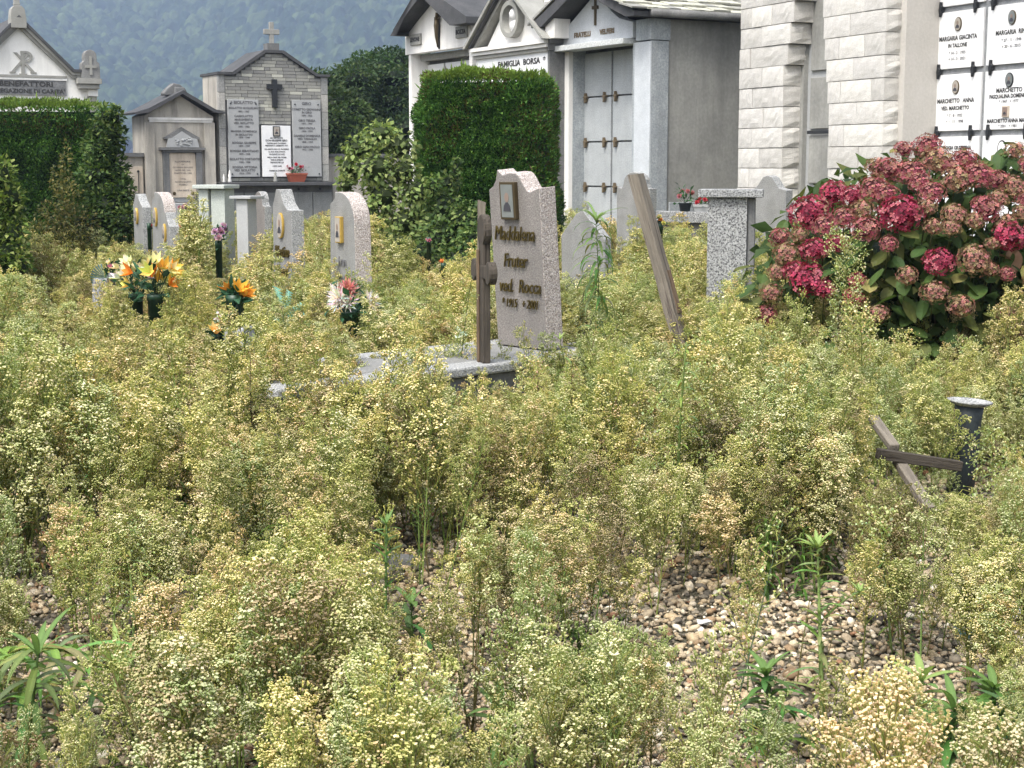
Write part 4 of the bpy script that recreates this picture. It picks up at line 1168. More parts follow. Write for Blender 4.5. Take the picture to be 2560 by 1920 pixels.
tag(b.build('statuette', 'plaster_grey', None, BF.w(1.17, -0.14, 1.126), smooth=True), 'small grey statuette on the ledge under the white plaque', 'statuette')
for xx, s_ in ((0.16, 1.0), (0.03, 0.7)):
    b = MB(); b.lathe([(0.05, 0), (0.06, 0.02), (0.035, 0.1), (0.045, 0.16), (0.02, 0.24), (0.008, 0.28)], 8)
    o_ = b.build('statuette', 'plaster_clean', None, BF.w(xx, -0.12, 1.126), smooth=True); o_.scale = (s_ * .8, s_ * .8, s_ * .9)
    tag(o_, ('taller' if s_ == 1 else 'smaller') + ' white statuette at the left end of the monument ledge', 'statuette')

# small beige aedicule left of it
ac = empty('wall_shrine', BF.w(0, 0), BF.rz, 'small beige stained gabled shrine with a scrolled inscription panel', 'shrine')
b = MB(); b.prism([(-1.60, 0), (-0.13, 0), (-0.13, 2.50), (-0.84, 2.93), (-1.60, 2.50)], 0, 1.0); b.build('wall', 'plaster_beige', ac)
b = MB(); b.prism([(-1.82, 2.52), (-1.55, 2.56), (-0.84, 2.955), (-0.16, 2.585), (0.07, 2.56), (0.07, 2.60), (-0.13, 2.645), (-0.82, 3.03), (-1.55, 2.65), (-1.84, 2.56)], -0.22, 1.15); b.build('roof', 'roof_dark', ac)
b = MB(); b.prism([(-1.12, 2.93), (-0.62, 2.94), (-0.66, 3.06), (-0.78, 3.16), (-0.92, 3.19), (-1.05, 3.08), (-1.14, 2.98)], 0.12, 0.4); b.box(-0.92, -0.70, 0.04, 0.2, 2.96, 3.10); b.build('ridge_stone', 'greystone_dark', ac, bevel=0.02)
b = MB(); b.box(-1.52, -0.15, -0.05, 0, 2.42, 2.47); b.box(-1.50, -0.17, -0.03, 0, 2.375, 2.418); b.build('string_course', 'plaster_clean', ac)
for a, c in ((-1.60, -1.42), (-0.34, -0.13)):
    b = MB(); b.box(a - .01, c + .01, -0.06, 0.01, 0, 2.37); b.build('pilaster', 'plaster_beige', ac)
b = MB(); b.prism([(-1.22, 2.03), (-0.46, 2.03), (-0.46, 2.06), (-0.50, 2.08), (-0.84, 2.275), (-1.17, 2.08), (-1.22, 2.06)], -0.09, 0.0); b.build('niche_pediment', 'greystone_dark', ac)
b = MB(); b.prism([(-1.18, 1.86), (-0.48, 1.86), (-0.52, 2.03), (-0.62, 2.05), (-0.84, 2.19), (-1.05, 2.05), (-1.14, 2.03)], -0.11, -0.09)
for q in range(26):
    b.blob((-0.84 + rnd.uniform(-.2, .2), -0.115, 1.97 + rnd.uniform(-.07, .1)), (rnd.uniform(.015, .035), 0.02, rnd.uniform(.012, .03)), 6)
b.build('relief', 'plaque_grey', ac)
b = MB(); b.box(-1.32, -0.36, -0.16, 0, 1.80, 1.855); b.box(-1.26, -0.42, -0.12, 0, 1.755, 1.798); b.build('niche_cornice', 'greystone_dark', ac)
for a, c in ((-1.25, -1.12), (-0.55, -0.42)):
    b = MB(); b.box(a, c, -0.10, 0, 0.72, 1.753); b.build('niche_column', 'greystone_dark', ac, bevel=0.01)
b = MB(); b.box(-1.12, -0.55, -0.02, 0.0, 0.72, 1.753); b.build('niche_back', 'plaque_grey', ac)
pts = []
for (cx_, cz_, a0) in ((-0.60, 0.86, -90), (-0.60, 1.70, 0), (-1.07, 1.70, 90), (-1.07, 0.86, 180)):
    for k_ in range(4):
        a = R(a0 + k_ * 30); pts.append((cx_ + 0.045 * math.cos(a), cz_ + 0.045 * math.sin(a)))
pts2 = []
for x, z in pts: pts2.append((x, z))
b = MB(); b.prism(pts2, -0.06, -0.02)
sp = b.build('inscription_panel', 'marble_warm', ac, bevel=0.004)
for i, s_ in enumerate(['ALLA MEMORIA', 'DI', 'GIOVANNI BOGGIO', 'NATO NEL 1841', 'MORTO NEL 1902', '', 'I FIGLI', 'RICONOSCENTI', 'POSERO', '', 'UNA PRECE']):
    if s_: txt(sp, s_, -0.835, 1.56 - i * 0.06, -0.063, 0.048, 'ink_grey', 0.001)
for xx in (-1.03, -0.64):
    b = MB(); b.oval(xx, 0.90, 0.035, 0.035, -0.075, -0.06, 10); b.build('stud', 'bronze', sp)
b = MB(); b.box(-1.30, -0.38, -0.3, 0, 0, 0.70); b.build('altar', 'plaque_grey', ac, bevel=0.01)

# cemetery wall between the monuments, with a marble tablet
cw = empty('cemetery_wall', BF.w(-1.62, 0.1), BF.rz, 'low stained cemetery wall with dark coping between the hedge and the shrine', 'wall')
b = MB(); b.box(-3.2, 0, 0, 0.3, 0, 1.66); b.build('wall_face', 'plaster_beige', cw)
b = MB(); b.box(-3.25, 0.0, -0.08, 0.38, 1.66, 1.74); b.build('coping', 'greystone_dark', cw)
b = MB(); b.box(-0.66, -0.03, -0.05, 0, 0.82, 1.46); tb_ = b.build('tablet', 'marble_warm', cw, bevel=0.005)
b = MB(); b.box(-0.135, -0.125, -0.075, -0.05, 0.88, 1.36); b.oval(-0.13, 1.36, 0.025, 0.025, -0.08, -0.05, 8); b.oval(-0.13, 0.88, 0.025, 0.025, -0.08, -0.05, 8); b.build('tablet_rod', 'iron', tb_)
cw2 = empty('cemetery_wall', BF.w(2.6, 0.4), BF.rz, 'low stained cemetery wall running right of the grey monument under the trees', 'wall')
b = MB(); b.box(0, 6.5, 0, 0.3, 0, 1.66); b.build('wall_face', 'plaster_beige', cw2)
b = MB(); b.box(0, 6.5, -0.08, 0.38, 1.66, 1.74); b.build('coping', 'greystone_dark', cw2)

# ------------------------------------------------------------------ gravestones, tombs and wooden markers
def arc(cx, cz, r, a0, a1, n=6, rz_=None):
    rz_ = rz_ or r
    return [(cx + r * math.cos(R(a0 + (a1 - a0) * i / n)), cz + rz_ * math.sin(R(a0 + (a1 - a0) * i / n))) for i in range(n + 1)]
def outline(kind, w, h, base_w=None):
    hw = w / 2; bw = (base_w or w) / 2
    base = [(-bw, 0), (bw, 0)]
    if kind == 'bell':     # concave shoulders up to a low hump with a small notch
        top = [(hw, h - 0.10), (hw * 0.62, h - 0.125)] + [(hw * 0.62 - (hw * 0.62 - hw * 0.1) * t, h - 0.125 + 0.105 * (math.sin((t - 0.5) * math.pi) * .5 + .5)) for t in (0.2, 0.4, 0.6, 0.8, 1.0)] + \
              [(-hw * 0.15, h - 0.018), (-hw * 0.42, h - 0.03), (-hw * 0.62, h + 0.0), (-hw * 0.70, h - 0.06), (-hw * 0.82, h - 0.095), (-hw, h - 0.115)]
    elif kind == 'swoop':  # small flat peak at the left, concave slope to the right shoulder
        top = [(hw, h - 0.17), (hw * 0.55, h - 0.165), (hw * 0.2, h - 0.12), (-hw * 0.05, h - 0.05), (-hw * 0.2, h), (-hw * 0.6, h), (-hw * 0.8, h - 0.08), (-hw, h - 0.13)]
    elif kind == 'arc':
        top = arc(-hw * 0.2, h - w * 0.62, hw * 1.2, 0, 90, 7, w * 0.62) + [(-hw * 0.6, h), (-hw * 0.62, h - 0.05), (-hw, h - 0.09)]
    elif kind == 'peak':
        top = [(hw, h - w * 0.55), (0.0, h), (-hw * 0.3, h - 0.03), (-hw, h - w * 0.5)]
    elif kind == 'shoulder':
        top = [(hw, h - 0.13), (hw * 0.3, h - 0.06), (0.0, h), (-hw * 0.45, h), (-hw, h - 0.12)]
    elif kind == 'round':
        top = [(hw, h - 0.16), (hw * 0.72, h - 0.16)] + arc(0, h - 0.11, hw * 0.62, -5, 185, 8, 0.11) + [(-hw * 0.72, h - 0.16), (-hw, h - 0.14)]
    elif kind == 'crest':
        top = [(hw, h - 0.14), (hw * 0.6, h - 0.12), (hw * 0.25, h - 0.02), (0, h), (-hw * 0.25, h - 0.02), (-hw * 0.6, h - 0.12), (-hw, h - 0.14)]
    return base + top
def gravestone(label, p, th, w, h, t, kind, face, raw, z0=0.0, tilt=0.0, base_w=None, group='granite gravestones facing left'):
    e = empty('gravestone', (p[0], p[1], 0), R(-th), label, 'gravestone', group, rx=0)
    b = MB(); b.prism(outline(kind, w, h - z0, base_w), 0, t, 0, 1)
    s_ = b.build('stone_slab', [face, raw], e, (0, 0, z0), (R(tilt), 0, 0), bevel=0.006)
    return e, s_

# the main tomb
MT = Fac(0.06, 8.8, 47)
tomb = empty('tomb', MT.w(0, 0), MT.rz, 'raised stone tomb bed with a bright front edge under the main gravestone', 'tomb')
b = MB()
b.box(-0.40, -0.33, -1.95, 0.25, 0.0, 0.40); b.box(0.33, 0.40, -1.95, 0.25, 0.0, 0.40); b.box(-0.33, 0.33, -1.95, -1.88, 0.0, 0.40); b.box(-0.33, 0.33, 0.18, 0.25, 0, 0.40)
b.build('tomb_wall', 'greystone_dark', tomb)
for (x0_, x1_, y0_, y1_) in ((0.25, 0.43, -1.99, 0.28), (-0.43, -0.25, -1.99, 0.28)):
    b = MB(); b.box(x0_, x1_, y0_, y1_, 0.402, 0.455); b.build('kerb_slab', 'granite_light_raw', tomb, bevel=0.012)
b = MB(); b.box(-0.248, 0.248, -1.99, -1.80, 0.402, 0.453); b.build('kerb_slab', 'granite_light', tomb, bevel=0.01)
b = MB(); b.box(-0.248, 0.248, -1.30, 0.28, 0.402, 0.450); b.build('cover_slab', 'granite_light', tomb, bevel=0.01)
b = MB(); b.box(-0.33, 0.33, -1.87, 0.17, 0.0, 0.30); b.build('soil_bed', 'soilbed', tomb)
e, s_ = gravestone('tall pinkish granite gravestone with gilt script and a bell-shaped top on the raised tomb', MT.w(0, 0), 47, 0.415, 1.475, 0.13, 'bell', 'granite_pink', 'granite_pink_raw', z0=0.456, tilt=4.5)
for zz, body, sz, xo in ((0.655, 'Maddalena', 0.118, -0.005), (0.50, 'Fruter', 0.115, -0.01), (0.355, 'ved.  Rocca', 0.112, 0.015), (0.255, '* 1915   + 2001', 0.072, 0.01)):
    txt(s_, body, xo, zz, -0.012, sz, 'gilt_dark', 0.0045, shear=0.3, sx=0.66, bold=0.0)
portrait(s_, -0.025, 0.845, 0.0, 0.048, 0.092, shape='rect', frame='bronze', back='photo_blue', fr=0.014, depth=0.03)

# wooden trefoil cross standing on the kerb in front of it
cp = MT.w(0.32, -0.50)
tc = empty('wooden_cross', gz(1212, 906, 0.456), R(-76), 'dark brown wooden grave cross with rounded lobes standing on the tomb kerb', 'grave cross')
b = MB(); b.box(-0.045, 0.045, -0.022, 0.022, 0, 0.67); b.build('upright', 'wood_dark', tc, bevel=0.006)
b = MB(); b.prism(arc(0, 0.70, 0.085, -60, 240, 14), -0.022, 0.022); b.build('top_lobe', 'wood_dark', tc, bevel=0.006)
b = MB(); b.box(-0.17, 0.17, -0.024, 0.020, 0.45, 0.52); b.build('crosspiece', 'wood_dark', tc, bevel=0.006)
for sgn in (-1, 1):
    b = MB(); b.prism([(sgn * 0.17 + 0.055 * math.cos(R(a)), 0.485 + 0.06 * math.sin(R(a))) for a in range(0, 360, 24)], -0.026, 0.018); b.build('arm_lobe', 'wood_dark', tc, bevel=0.005)
b = MB(); b.box(-0.052, -0.012, -0.034, -0.024, 0.0, 0.60); b.build('facing_strip', 'wood_brown', tc, bevel=0.003)

def post(label, foot, top, wx, wy, mt, name='wooden_post'):
    """square-sawn timber from foot to top, ends uneven"""
    f, t = Vector(foot), Vector(top)
    o = empty(name, f, 0, label, 'wooden post')
    d = (t - f); L = d.length
    q = d.to_track_quat('Z', 'Y').to_euler()
    b = MB()
    n = 9
    rr = random.Random(int(L * 1000))
    rings = []
    for i in range(n + 1):
        z = L * i / n
        j = lambda: rr.uniform(-0.004, 0.004)
        rings.append([(-wx / 2 + j(), -wy / 2 + j(), z), (-wx * 0.1, -wy / 2 + 0.008, z), (0.0 , -wy / 2 - 0.001, z), (wx / 2 + j(), -wy / 2 + j(), z), (wx / 2 + j(), wy / 2 + j(), z), (-wx / 2 + j(), wy / 2 + j(), z)])
    rings[-1] = [(x, y, z + rr.uniform(-0.03, 0.02)) for x, y, z in rings[-1]]
    vs = [p for r_ in rings for p in r_]; k = 6
    fs = [(i * k + j, i * k + (j + 1) % k, (i + 1) * k + (j + 1) % k, (i + 1) * k + j) for i in range(n) for j in range(k)] + [list(range(k))[::-1], [n * k + j for j in range(k)]]
    b.add(vs, fs)
    b.build('timber', mt, o, (0, 0, 0), q)
    return o, q, L
o, q, L = post('weathered grey wooden post leaning steeply to the left in the weeds', gz(1735, 930, 0.0).to_tuple() if False else at(1752, 1040, 9.0), at(1590, 440, 9.25), 0.083, 0.07, 'wood_grey')
b = MB(); b.box(-0.0455, 0.005, -0.0385, 0.0385, L * 0.42, L * 0.60); b.build('brown_patch', 'wood_brown', o, (0, 0, 0), q, bevel=0.003)
b = MB(); b.box(-0.052, -0.032, -0.036, 0.03, L * 0.80, L * 0.99); b.build('split_edge', 'wood_dark', o, (0, 0, 0), q, bevel=0.004)
post('upright silvered wooden post behind the trefoil cross', at(1206, 900, 9.9), at(1204, 502, 9.9), 0.115, 0.05, 'wood_grey')

# broken wooden cross lying in the weeds at the right
bc = empty('fallen_cross', gz(2330, 1260, 0.0), 0, 'broken brown wooden cross lying tilted in the weeds at the right', 'grave cross')
o0 = bc.location
def plank(pa, pb, w_, t_, nm, mt):
    a_, c_ = Vector(pa) - o0, Vector(pb) - o0
    d = c_ - a_
    b = MB(); b.box(-w_ / 2, w_ / 2, -t_ / 2, t_ / 2, 0, d.length)
    return b.build(nm, mt, bc, a_, d.to_track_quat('Z', 'Y').to_euler(), bevel=0.004)
plank(at(2195, 1134, 6.0), at(2400, 1165, 6.1), 0.042, 0.042, 'crosspiece', 'wood_dark')
plank(at(2182, 1044, 6.35), at(2236, 1120, 6.08), 0.042, 0.03, 'upright_stub', 'wood_grey')
plank(at(2244, 1150, 6.05), at(2325, 1275, 5.8), 0.045, 0.03, 'upright', 'wood_grey')

# dark vase with a white rim
vb = at(2398, 1180, 6.6)
dv = empty('grave_vase', (vb.x, vb.y, 0), 0, 'dark slate-coloured grave vase with a flaring white rim', 'vase')
b = MB(); b.lathe([(0.058, 0), (0.062, 0.25), (0.058, 0.40), (0.062, 0.465)], 20); b.build('vase_body', 'black_glaze', dv, smooth=True)
b = MB(); b.lathe([(0.070, 0.466), (0.095, 0.480), (0.098, 0.486), (0.085, 0.487), (0.06, 0.475)], 24)
rim = b.build('vase_rim', 'granite_light_raw', dv, smooth=True); dv.rotation_euler = (0, R(4), 0)

# granite pillar table with cap slab
gp = at(1822, 800, 12.2)
pl = empty('granite_pillar', (gp.x, gp.y, 0), R(-10), 'speckled black and white granite pillar with an overhanging cap slab', 'pillar')
b = MB(); b.box(-0.175, 0.13, -0.15, 0.15, 0, 1.245); b.build('pillar_shaft', 'granite_salt', pl, bevel=0.006)
b = MB(); b.box(0.132, 0.19, -0.12, 0.15, 0, 1.245); b.build('pillar_side', 'greystone_dark', pl, bevel=0.006)
b = MB(); b.box(-0.25, 0.25, -0.20, 0.20, 1.247, 1.308); b.build('cap_slab', 'granite_salt', pl, bevel=0.006)

# pale green granite pillar (left)
gp = at(545, 600, 15.5)
pl = empty('granite_pillar', (gp.x, gp.y, 0), R(-22), 'pale green granite double pillar under a thin cap slab, in front of the beige shrine', 'pillar')
b = MB(); b.box(-0.15, -0.04, -0.10, 0.02, 0, 1.26); b.build('pillar_shaft', 'granite_green', pl, bevel=0.005)
b = MB(); b.box(-0.02, 0.14, -0.08, 0.10, 0, 1.26); b.build('pillar_shaft', 'granite_green', pl, bevel=0.005)
b = MB(); b.box(-0.06, 0.0, -0.02, 0.08, 0, 1.255); b.build('gap_shadow', 'greystone_dark', pl)  # dark filler standing in for the shadow between the two shafts
b = MB(); b.box(-0.19, 0.18, -0.15, 0.14, 1.262, 1.30); b.build('cap_slab', 'granite_green', pl, bevel=0.005)
gp = at(618, 600, 15.0)
pl = empty('granite_pillar', (gp.x, gp.y, 0), R(-30), 'grey stone pillar with a thin cap slab between the pale pillar and the grey gravestone', 'pillar')
b = MB(); b.box(-0.07, 0.07, -0.07, 0.07, 0, 1.17); b.build('pillar_shaft', 'plaque_grey', pl, bevel=0.005)
b = MB(); b.box(-0.12, 0.14, -0.11, 0.11, 1.172, 1.20); b.build('cap_slab', 'plaque_grey', pl, bevel=0.004)

# other gravestones, back to front as they stand in rows
def P_(u, Y): 
    q_ = at(u, 600, Y); return (q_.x, q_.y)
def HZ(v, Y): return EYE - (v - 412) / FPX * Y * 1.0
e, s_ = gravestone('pale narrow gravestone with a gold portrait, farthest left by the hedge', P_(347, 15.5), 61, 0.34, HZ(484, 15.5), 0.09, 'shoulder', 'granite_light', 'granite_light_raw')
portrait(s_, -0.02, HZ(484, 15.5) - 0.22, 0.0, 0.04, 0.075, frame='gold', fr=0.007)
e, s_ = gravestone('gravestone with a curved rough pink edge and a small gold oval portrait', P_(398, 15.0), 58, 0.36, HZ(480, 15), 0.12, 'arc', 'granite_light', 'granite_pink_raw', base_w=0.42)
portrait(s_, -0.06, HZ(480, 15) - 0.24, 0.0, 0.035, 0.085, frame='gold', fr=0.007)
e, s_ = gravestone('smallest gravestone, half hidden just before the curved pink-edged one', P_(416, 14.4), 60, 0.18, HZ(530, 14.4), 0.10, 'shoulder', 'granite_light', 'granite_light_raw')
portrait(s_, -0.02, HZ(530, 14.4) - 0.19, 0.0, 0.03, 0.08, frame='gold', fr=0.007)
e, s_ = gravestone('thin brownish round-topped gravestone behind the grey pillar', P_(648, 17.2), 55, 0.30, HZ(478, 17.2), 0.09, 'round', 'granite_pink', 'granite_light_raw')
e, s_ = gravestone('light grey gravestone with a white scooped top, gold oval portrait and bronze script lettering', P_(706, 12.9), 54, 0.33, HZ(473, 12.9), 0.12, 'swoop', 'granite_light', 'granite_light_raw', base_w=0.36)
hh = HZ(473, 12.9)
portrait(s_, -0.01, hh - 0.30, 0.0, 0.045, 0.10, frame='gold', back='photo_pale', fr=0.008)
for zz, body in ((hh - 0.52, 'Martino'), (hh - 0.68, 'Rocca')):
    txt(s_, body, 0.0, zz, -0.008, 0.13, 'gilt_dark', 0.008, shear=0.28, sx=0.6, bold=0.002)
e, s_ = gravestone('weathered gravestone with a rough pinkish arched edge and rectangular gold-framed portrait', P_(856, 11.6), 55, 0.37, HZ(480, 11.6), 0.14, 'arc', 'granite_light', 'granite_pink_raw', base_w=0.44)
hh = HZ(480, 11.6)
portrait(s_, -0.02, hh - 0.28, 0.0, 0.035, 0.09, shape='rect', frame='gold', fr=0.008, depth=0.03)
for zz, body in ((hh - 0.52, 'Ivan'), (hh - 0.66, 'Vivaldi')):
    txt(s_, body, 0.0, zz, -0.004, 0.10, 'ink_grey', 0.003, sx=0.75, bold=0.002)
e, s_ = gravestone('pale grey gravestone with a pointed top leaning behind the tall green weed', P_(1462, 12.0), 35, 0.40, HZ(524, 12), 0.10, 'peak', 'granite_light', 'granite_light_raw', tilt=2)
e, s_ = gravestone('grey round-shouldered gravestone right behind the leaning post', P_(1582, 15.2), 30, 0.36, HZ(430, 15.2), 0.16, 'round', 'granite_light', 'granite_light_raw')
e, s_ = gravestone('grey crested gravestone standing behind the speckled granite pillar', P_(1915, 14.6), 32, 0.38, HZ(438, 14.6), 0.17, 'crest', 'granite_light', 'granite_light_raw')
# low stone with dark pots in front of the family tomb
sb = at(1752, 570, 19.3)
be = empty('stone_bench', (sb.x, sb.y, 0), R(-20), 'low rough stone ledge bearing flower pots before the rendered wall', 'stone ledge')
b = MB(); b.box(-0.75, 0.5, -0.16, 0.16, 0.78, 0.92); b.build('ledge_slab', 'granite_salt', be, bevel=0.01)
b = MB(); b.box(-0.65, 0.4, -0.1, 0.14, 0, 0.778); b.build('ledge_base', 'greystone_dark', be)
# kerbs and bases of other graves glimpsed through the weeds
def kerb(label, p, th, w_, L_, h_, mt='granite_light'):
    e_ = empty('grave_kerb', (p[0], p[1], 0), R(-th), label, 'grave kerb')
    for (a, c, d_, f_) in ((-w_ / 2, -w_ / 2 + 0.08, -L_, 0), (w_ / 2 - 0.08, w_ / 2, -L_, 0), (-w_ / 2 + 0.082, w_ / 2 - 0.082, -L_, -L_ + 0.08)):
        b = MB(); b.box(a, c, d_, f_, 0, h_); b.build('kerb_stone', mt, e_, bevel=0.006)
kerb('low grey kerb of the grave in front of the speckled pillar', P_(1800, 10.9), 47, 0.75, 1.7, 0.30)
kerb('low kerb before the arched pink-edged gravestone', P_(845, 11.4), 48, 0.75, 1.7, 0.32, 'granite_pink')
kerb('low kerb before the scoop-topped gravestone', P_(700, 12.7), 47, 0.7, 1.7, 0.30)
# short round granite stub and stone block serving as flower stands
q_ = at(262, 760, 11.6)
b = MB(); b.lathe([(0.10, 0), (0.095, 0.3), (0.085, HZ(695, 11.6)), (0.07, HZ(695, 11.6) + 0.005)], 18); tag(b.build('granite_stub', 'granite_salt', None, (q_.x, q_.y, 0), smooth=False), 'short round speckled granite stub among the weeds at the left', 'flower stand')
q_ = at(596, 900, 9.0)
b = MB(); b.box(-0.075, 0.075, -0.08, 0.08, 0, HZ(815, 9.0)); tag(b.build('stone_block', 'plaque_grey', None, (q_.x, q_.y, 0), (0, 0, R(-15)), bevel=0.008), 'small grey square stone block beside the orange lily vase', 'stone block')
q_ = gz(930, 1455)
b = MB(); rr = random.Random(3)
b.prism([(-0.08, -0.04), (0.05, -0.06), (0.09, -0.01), (0.06, 0.05), (-0.03, 0.06), (-0.09, 0.02)], -0.02, 0.03)
tag(b.build('flat_stone', 'granite_pink', None, (q_.x, q_.y, 0.02), (R(90), 0, R(20)), bevel=0.01), 'flat broken pinkish stone lying on the gravel', 'stone')
q_ = gz(1000, 1420)
b = MB(); b.prism([(-0.06, -0.03), (0.06, -0.04), (0.07, 0.03), (-0.02, 0.05), (-0.07, 0.02)], -0.02, 0.03)
tag(b.build('flat_stone', 'greystone_dark', None, (q_.x, q_.y, 0.02), (R(90), 0, R(-30)), bevel=0.01), 'flat dark stone lying on the gravel behind the pinkish one', 'stone')

# ------------------------------------------------------------------ hedges, trees and shrubs
def clump_noise(P, f, seed):
    rg = np.random.default_rng(seed); a = rg.uniform(0, 6.28, (5, 3)); k = rg.normal(0, 1, (5, 3)) * f
    return sum(np.sin(P @ k[i] + a[i, 0]) for i in range(5)) / 2.6
def hedge(label, origin, rz, w0, w1, d, h, n, seed, rnd_top=0.18, size=0.035, name='clipped_hedge', cat='hedge'):
    """clipped conifer hedge: boxy body tapering upward (w1 at the foot, w0 at the top) closely set with small sprays"""
    rg = np.random.default_rng(seed)
    e = empty(name, origin, rz, label, cat)
    def surf(n):
        # sample the box faces by area, then round by superellipse
        z = rg.uniform(0, 1, n); kind = rg.uniform(0, 1, n)
        top = kind < 0.14
        q = rg.uniform(-1, 1, n); side = rg.uniform(0, 1, n) < d / (d + (w0 + w1) / 2)
        sg = np.where(rg.uniform(0, 1, n) < np.where(side, 0.5, 0.12), 1.0, -1.0)      # fewer on the back
        ex = np.where(side, sg, q); ey = np.where(side, q, sg)
        rc = np.maximum(1, np.sqrt(ex ** 2 + ey ** 2) / 1.27)                             # round the corners
        ex, ey = ex / rc, ey / rc
        rad = np.where(top, np.sqrt(rg.uniform(0, 1, n)), 1.0)
        zz = np.where(top, 1.0, z)
        wz = w1 + (w0 - w1) * zz
        edge = np.clip((zz - (1 - rnd_top / h)) / (rnd_top / h), 0, 1)
        shrink = 1 - 0.14 * edge ** 2
        X_ = ex * rad * wz / 2 * np.where(top, 0.86, shrink); Y_ = ey * rad * d / 2 * np.where(top, 0.84, shrink)
        Z_ = zz * h - np.where(top, rnd_top * 0.35 * rad ** 4, 0)
        P = np.stack([X_, Y_, Z_], 1)
        N = np.stack([ex ** 5, ey ** 5, np.zeros(n)], 1) + 1e-3
        N[top] = [0, 0, 1]
        N[:, 2] += edge * 0.8
        N /= np.linalg.norm(N, axis=1)[:, None]
        return P, N, top | (edge > 0.5)
    P, N, tp = surf(n)
    bump = clump_noise(P, 2.5, seed + 3) * 0.02 + clump_noise(P, 9, seed) * 0.035 + clump_noise(P, 26, seed + 1) * 0.018
    P = P + N * (bump + rg.normal(0, 0.012, n))[:, None]
    c = pal(n, [(0.045, 0.115, 0.022), (0.065, 0.155, 0.030), (0.030, 0.080, 0.018), (0.10, 0.19, 0.035)], 0.3, rg)
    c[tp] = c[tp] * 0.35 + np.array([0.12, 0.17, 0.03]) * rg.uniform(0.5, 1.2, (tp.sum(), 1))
    patch = clump_noise(P, 3.5, seed + 9)
    c = c * (1 + 0.28 * patch[:, None]); br = (patch > 0.9) & (rg.uniform(0, 1, n) < 0.25); c[br] = np.array([0.10, 0.085, 0.03])
    stray = rg.uniform(0, 1, n) < 0.012; size_ = np.where(stray, size * 2.4, size)
    N2 = N * 0.8 + np.array([0, 0, 0.75])
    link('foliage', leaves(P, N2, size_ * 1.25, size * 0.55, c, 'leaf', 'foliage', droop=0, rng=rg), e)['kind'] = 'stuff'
    # core that blocks the view through; its dark colour stands in for shade
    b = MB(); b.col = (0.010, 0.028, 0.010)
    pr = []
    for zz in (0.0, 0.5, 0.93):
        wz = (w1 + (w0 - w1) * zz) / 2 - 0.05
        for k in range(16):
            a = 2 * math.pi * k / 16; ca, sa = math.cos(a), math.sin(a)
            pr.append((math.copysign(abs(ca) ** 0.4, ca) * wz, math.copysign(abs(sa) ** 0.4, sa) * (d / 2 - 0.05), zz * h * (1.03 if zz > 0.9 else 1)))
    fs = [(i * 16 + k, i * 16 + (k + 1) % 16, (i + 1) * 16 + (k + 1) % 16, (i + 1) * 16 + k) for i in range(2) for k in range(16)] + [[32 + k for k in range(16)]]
    b.add(pr, fs); b.build('shade_core', 'leaf', e)
    return e
hp = at(1218, 560, 17.0)
hedge('tall dense clipped conifer hedge block in the middle, narrower at the top', (hp.x, hp.y + 0.5, 0), R(-6), 1.40, 1.58, 1.2, 2.49, 80000, 5)
hp = at(20, 560, 19.0)
hedge('long clipped dark green hedge at the left before the white chapel', (hp.x - 0.45, hp.y + 0.6, 0), R(8), 3.05, 3.1, 1.2, 2.24, 80000, 6, rnd_top=0.12)

def blobs_cloud(n, blobs, rg, fill=0.35):
    """points near the surface of many overlapping ellipsoid lumps, with outward normals"""
    v = np.array([b_[3] * b_[4] * b_[5] for b_ in blobs]) ** 0.667; v /= v.sum()
    k = rg.choice(len(blobs), n, p=v)
    B = np.array(blobs)[k]
    d = rg.normal(0, 1, (n, 3)); d /= np.linalg.norm(d, axis=1)[:, None]
    r = 1 - fill * rg.uniform(0, 1, n) ** 1.5
    P = B[:, :3] + d * B[:, 3:6] * r[:, None]
    return P, d, k
def bush(name, label, cat, loc, blobs, n, size, cols, seed, group=None, trunk=None, wid=0.6, droop=0.3, wts=None, fill=0.35, sun_tip=None, core=True):
    rg = np.random.default_rng(seed)
    e = empty(name, loc, 0, label, cat, group)
    P, N, k = blobs_cloud(n, blobs, rg, fill)
    ok = P[:, 2] > 0.0
    P, N, k = P[ok], N[ok], k[ok]
    tone = rg.uniform(0.7, 1.3, len(blobs))[k][:, None]
    C = pal(len(P), cols, 0.22, rg, wts) * tone
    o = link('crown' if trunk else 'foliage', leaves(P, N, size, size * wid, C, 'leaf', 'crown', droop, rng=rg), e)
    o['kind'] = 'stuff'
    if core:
        b = MB(); b.col = tuple(np.array(cols[0]) * 0.35)  # core in darkened leaf colour, standing in for shade inside the crown
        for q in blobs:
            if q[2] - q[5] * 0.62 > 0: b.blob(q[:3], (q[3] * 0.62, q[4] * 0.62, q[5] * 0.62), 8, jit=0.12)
        if b.v: b.build('shade_core', 'leaf', e)
    if trunk:
        b = MB()
        for path, r0 in trunk: b.tube(path, [r0 * (1 - 0.75 * i / (len(path) - 1)) for i in range(len(path))], 8)
        b.build('trunk', 'bark', e, smooth=True)
    return e
def pxblob(org, u, v, Y, r, ry=None, rz_=None):
    q = at(u, v, Y) - Vector(org); return (q.x, q.y, q.z, r, ry or r, rz_ or r)
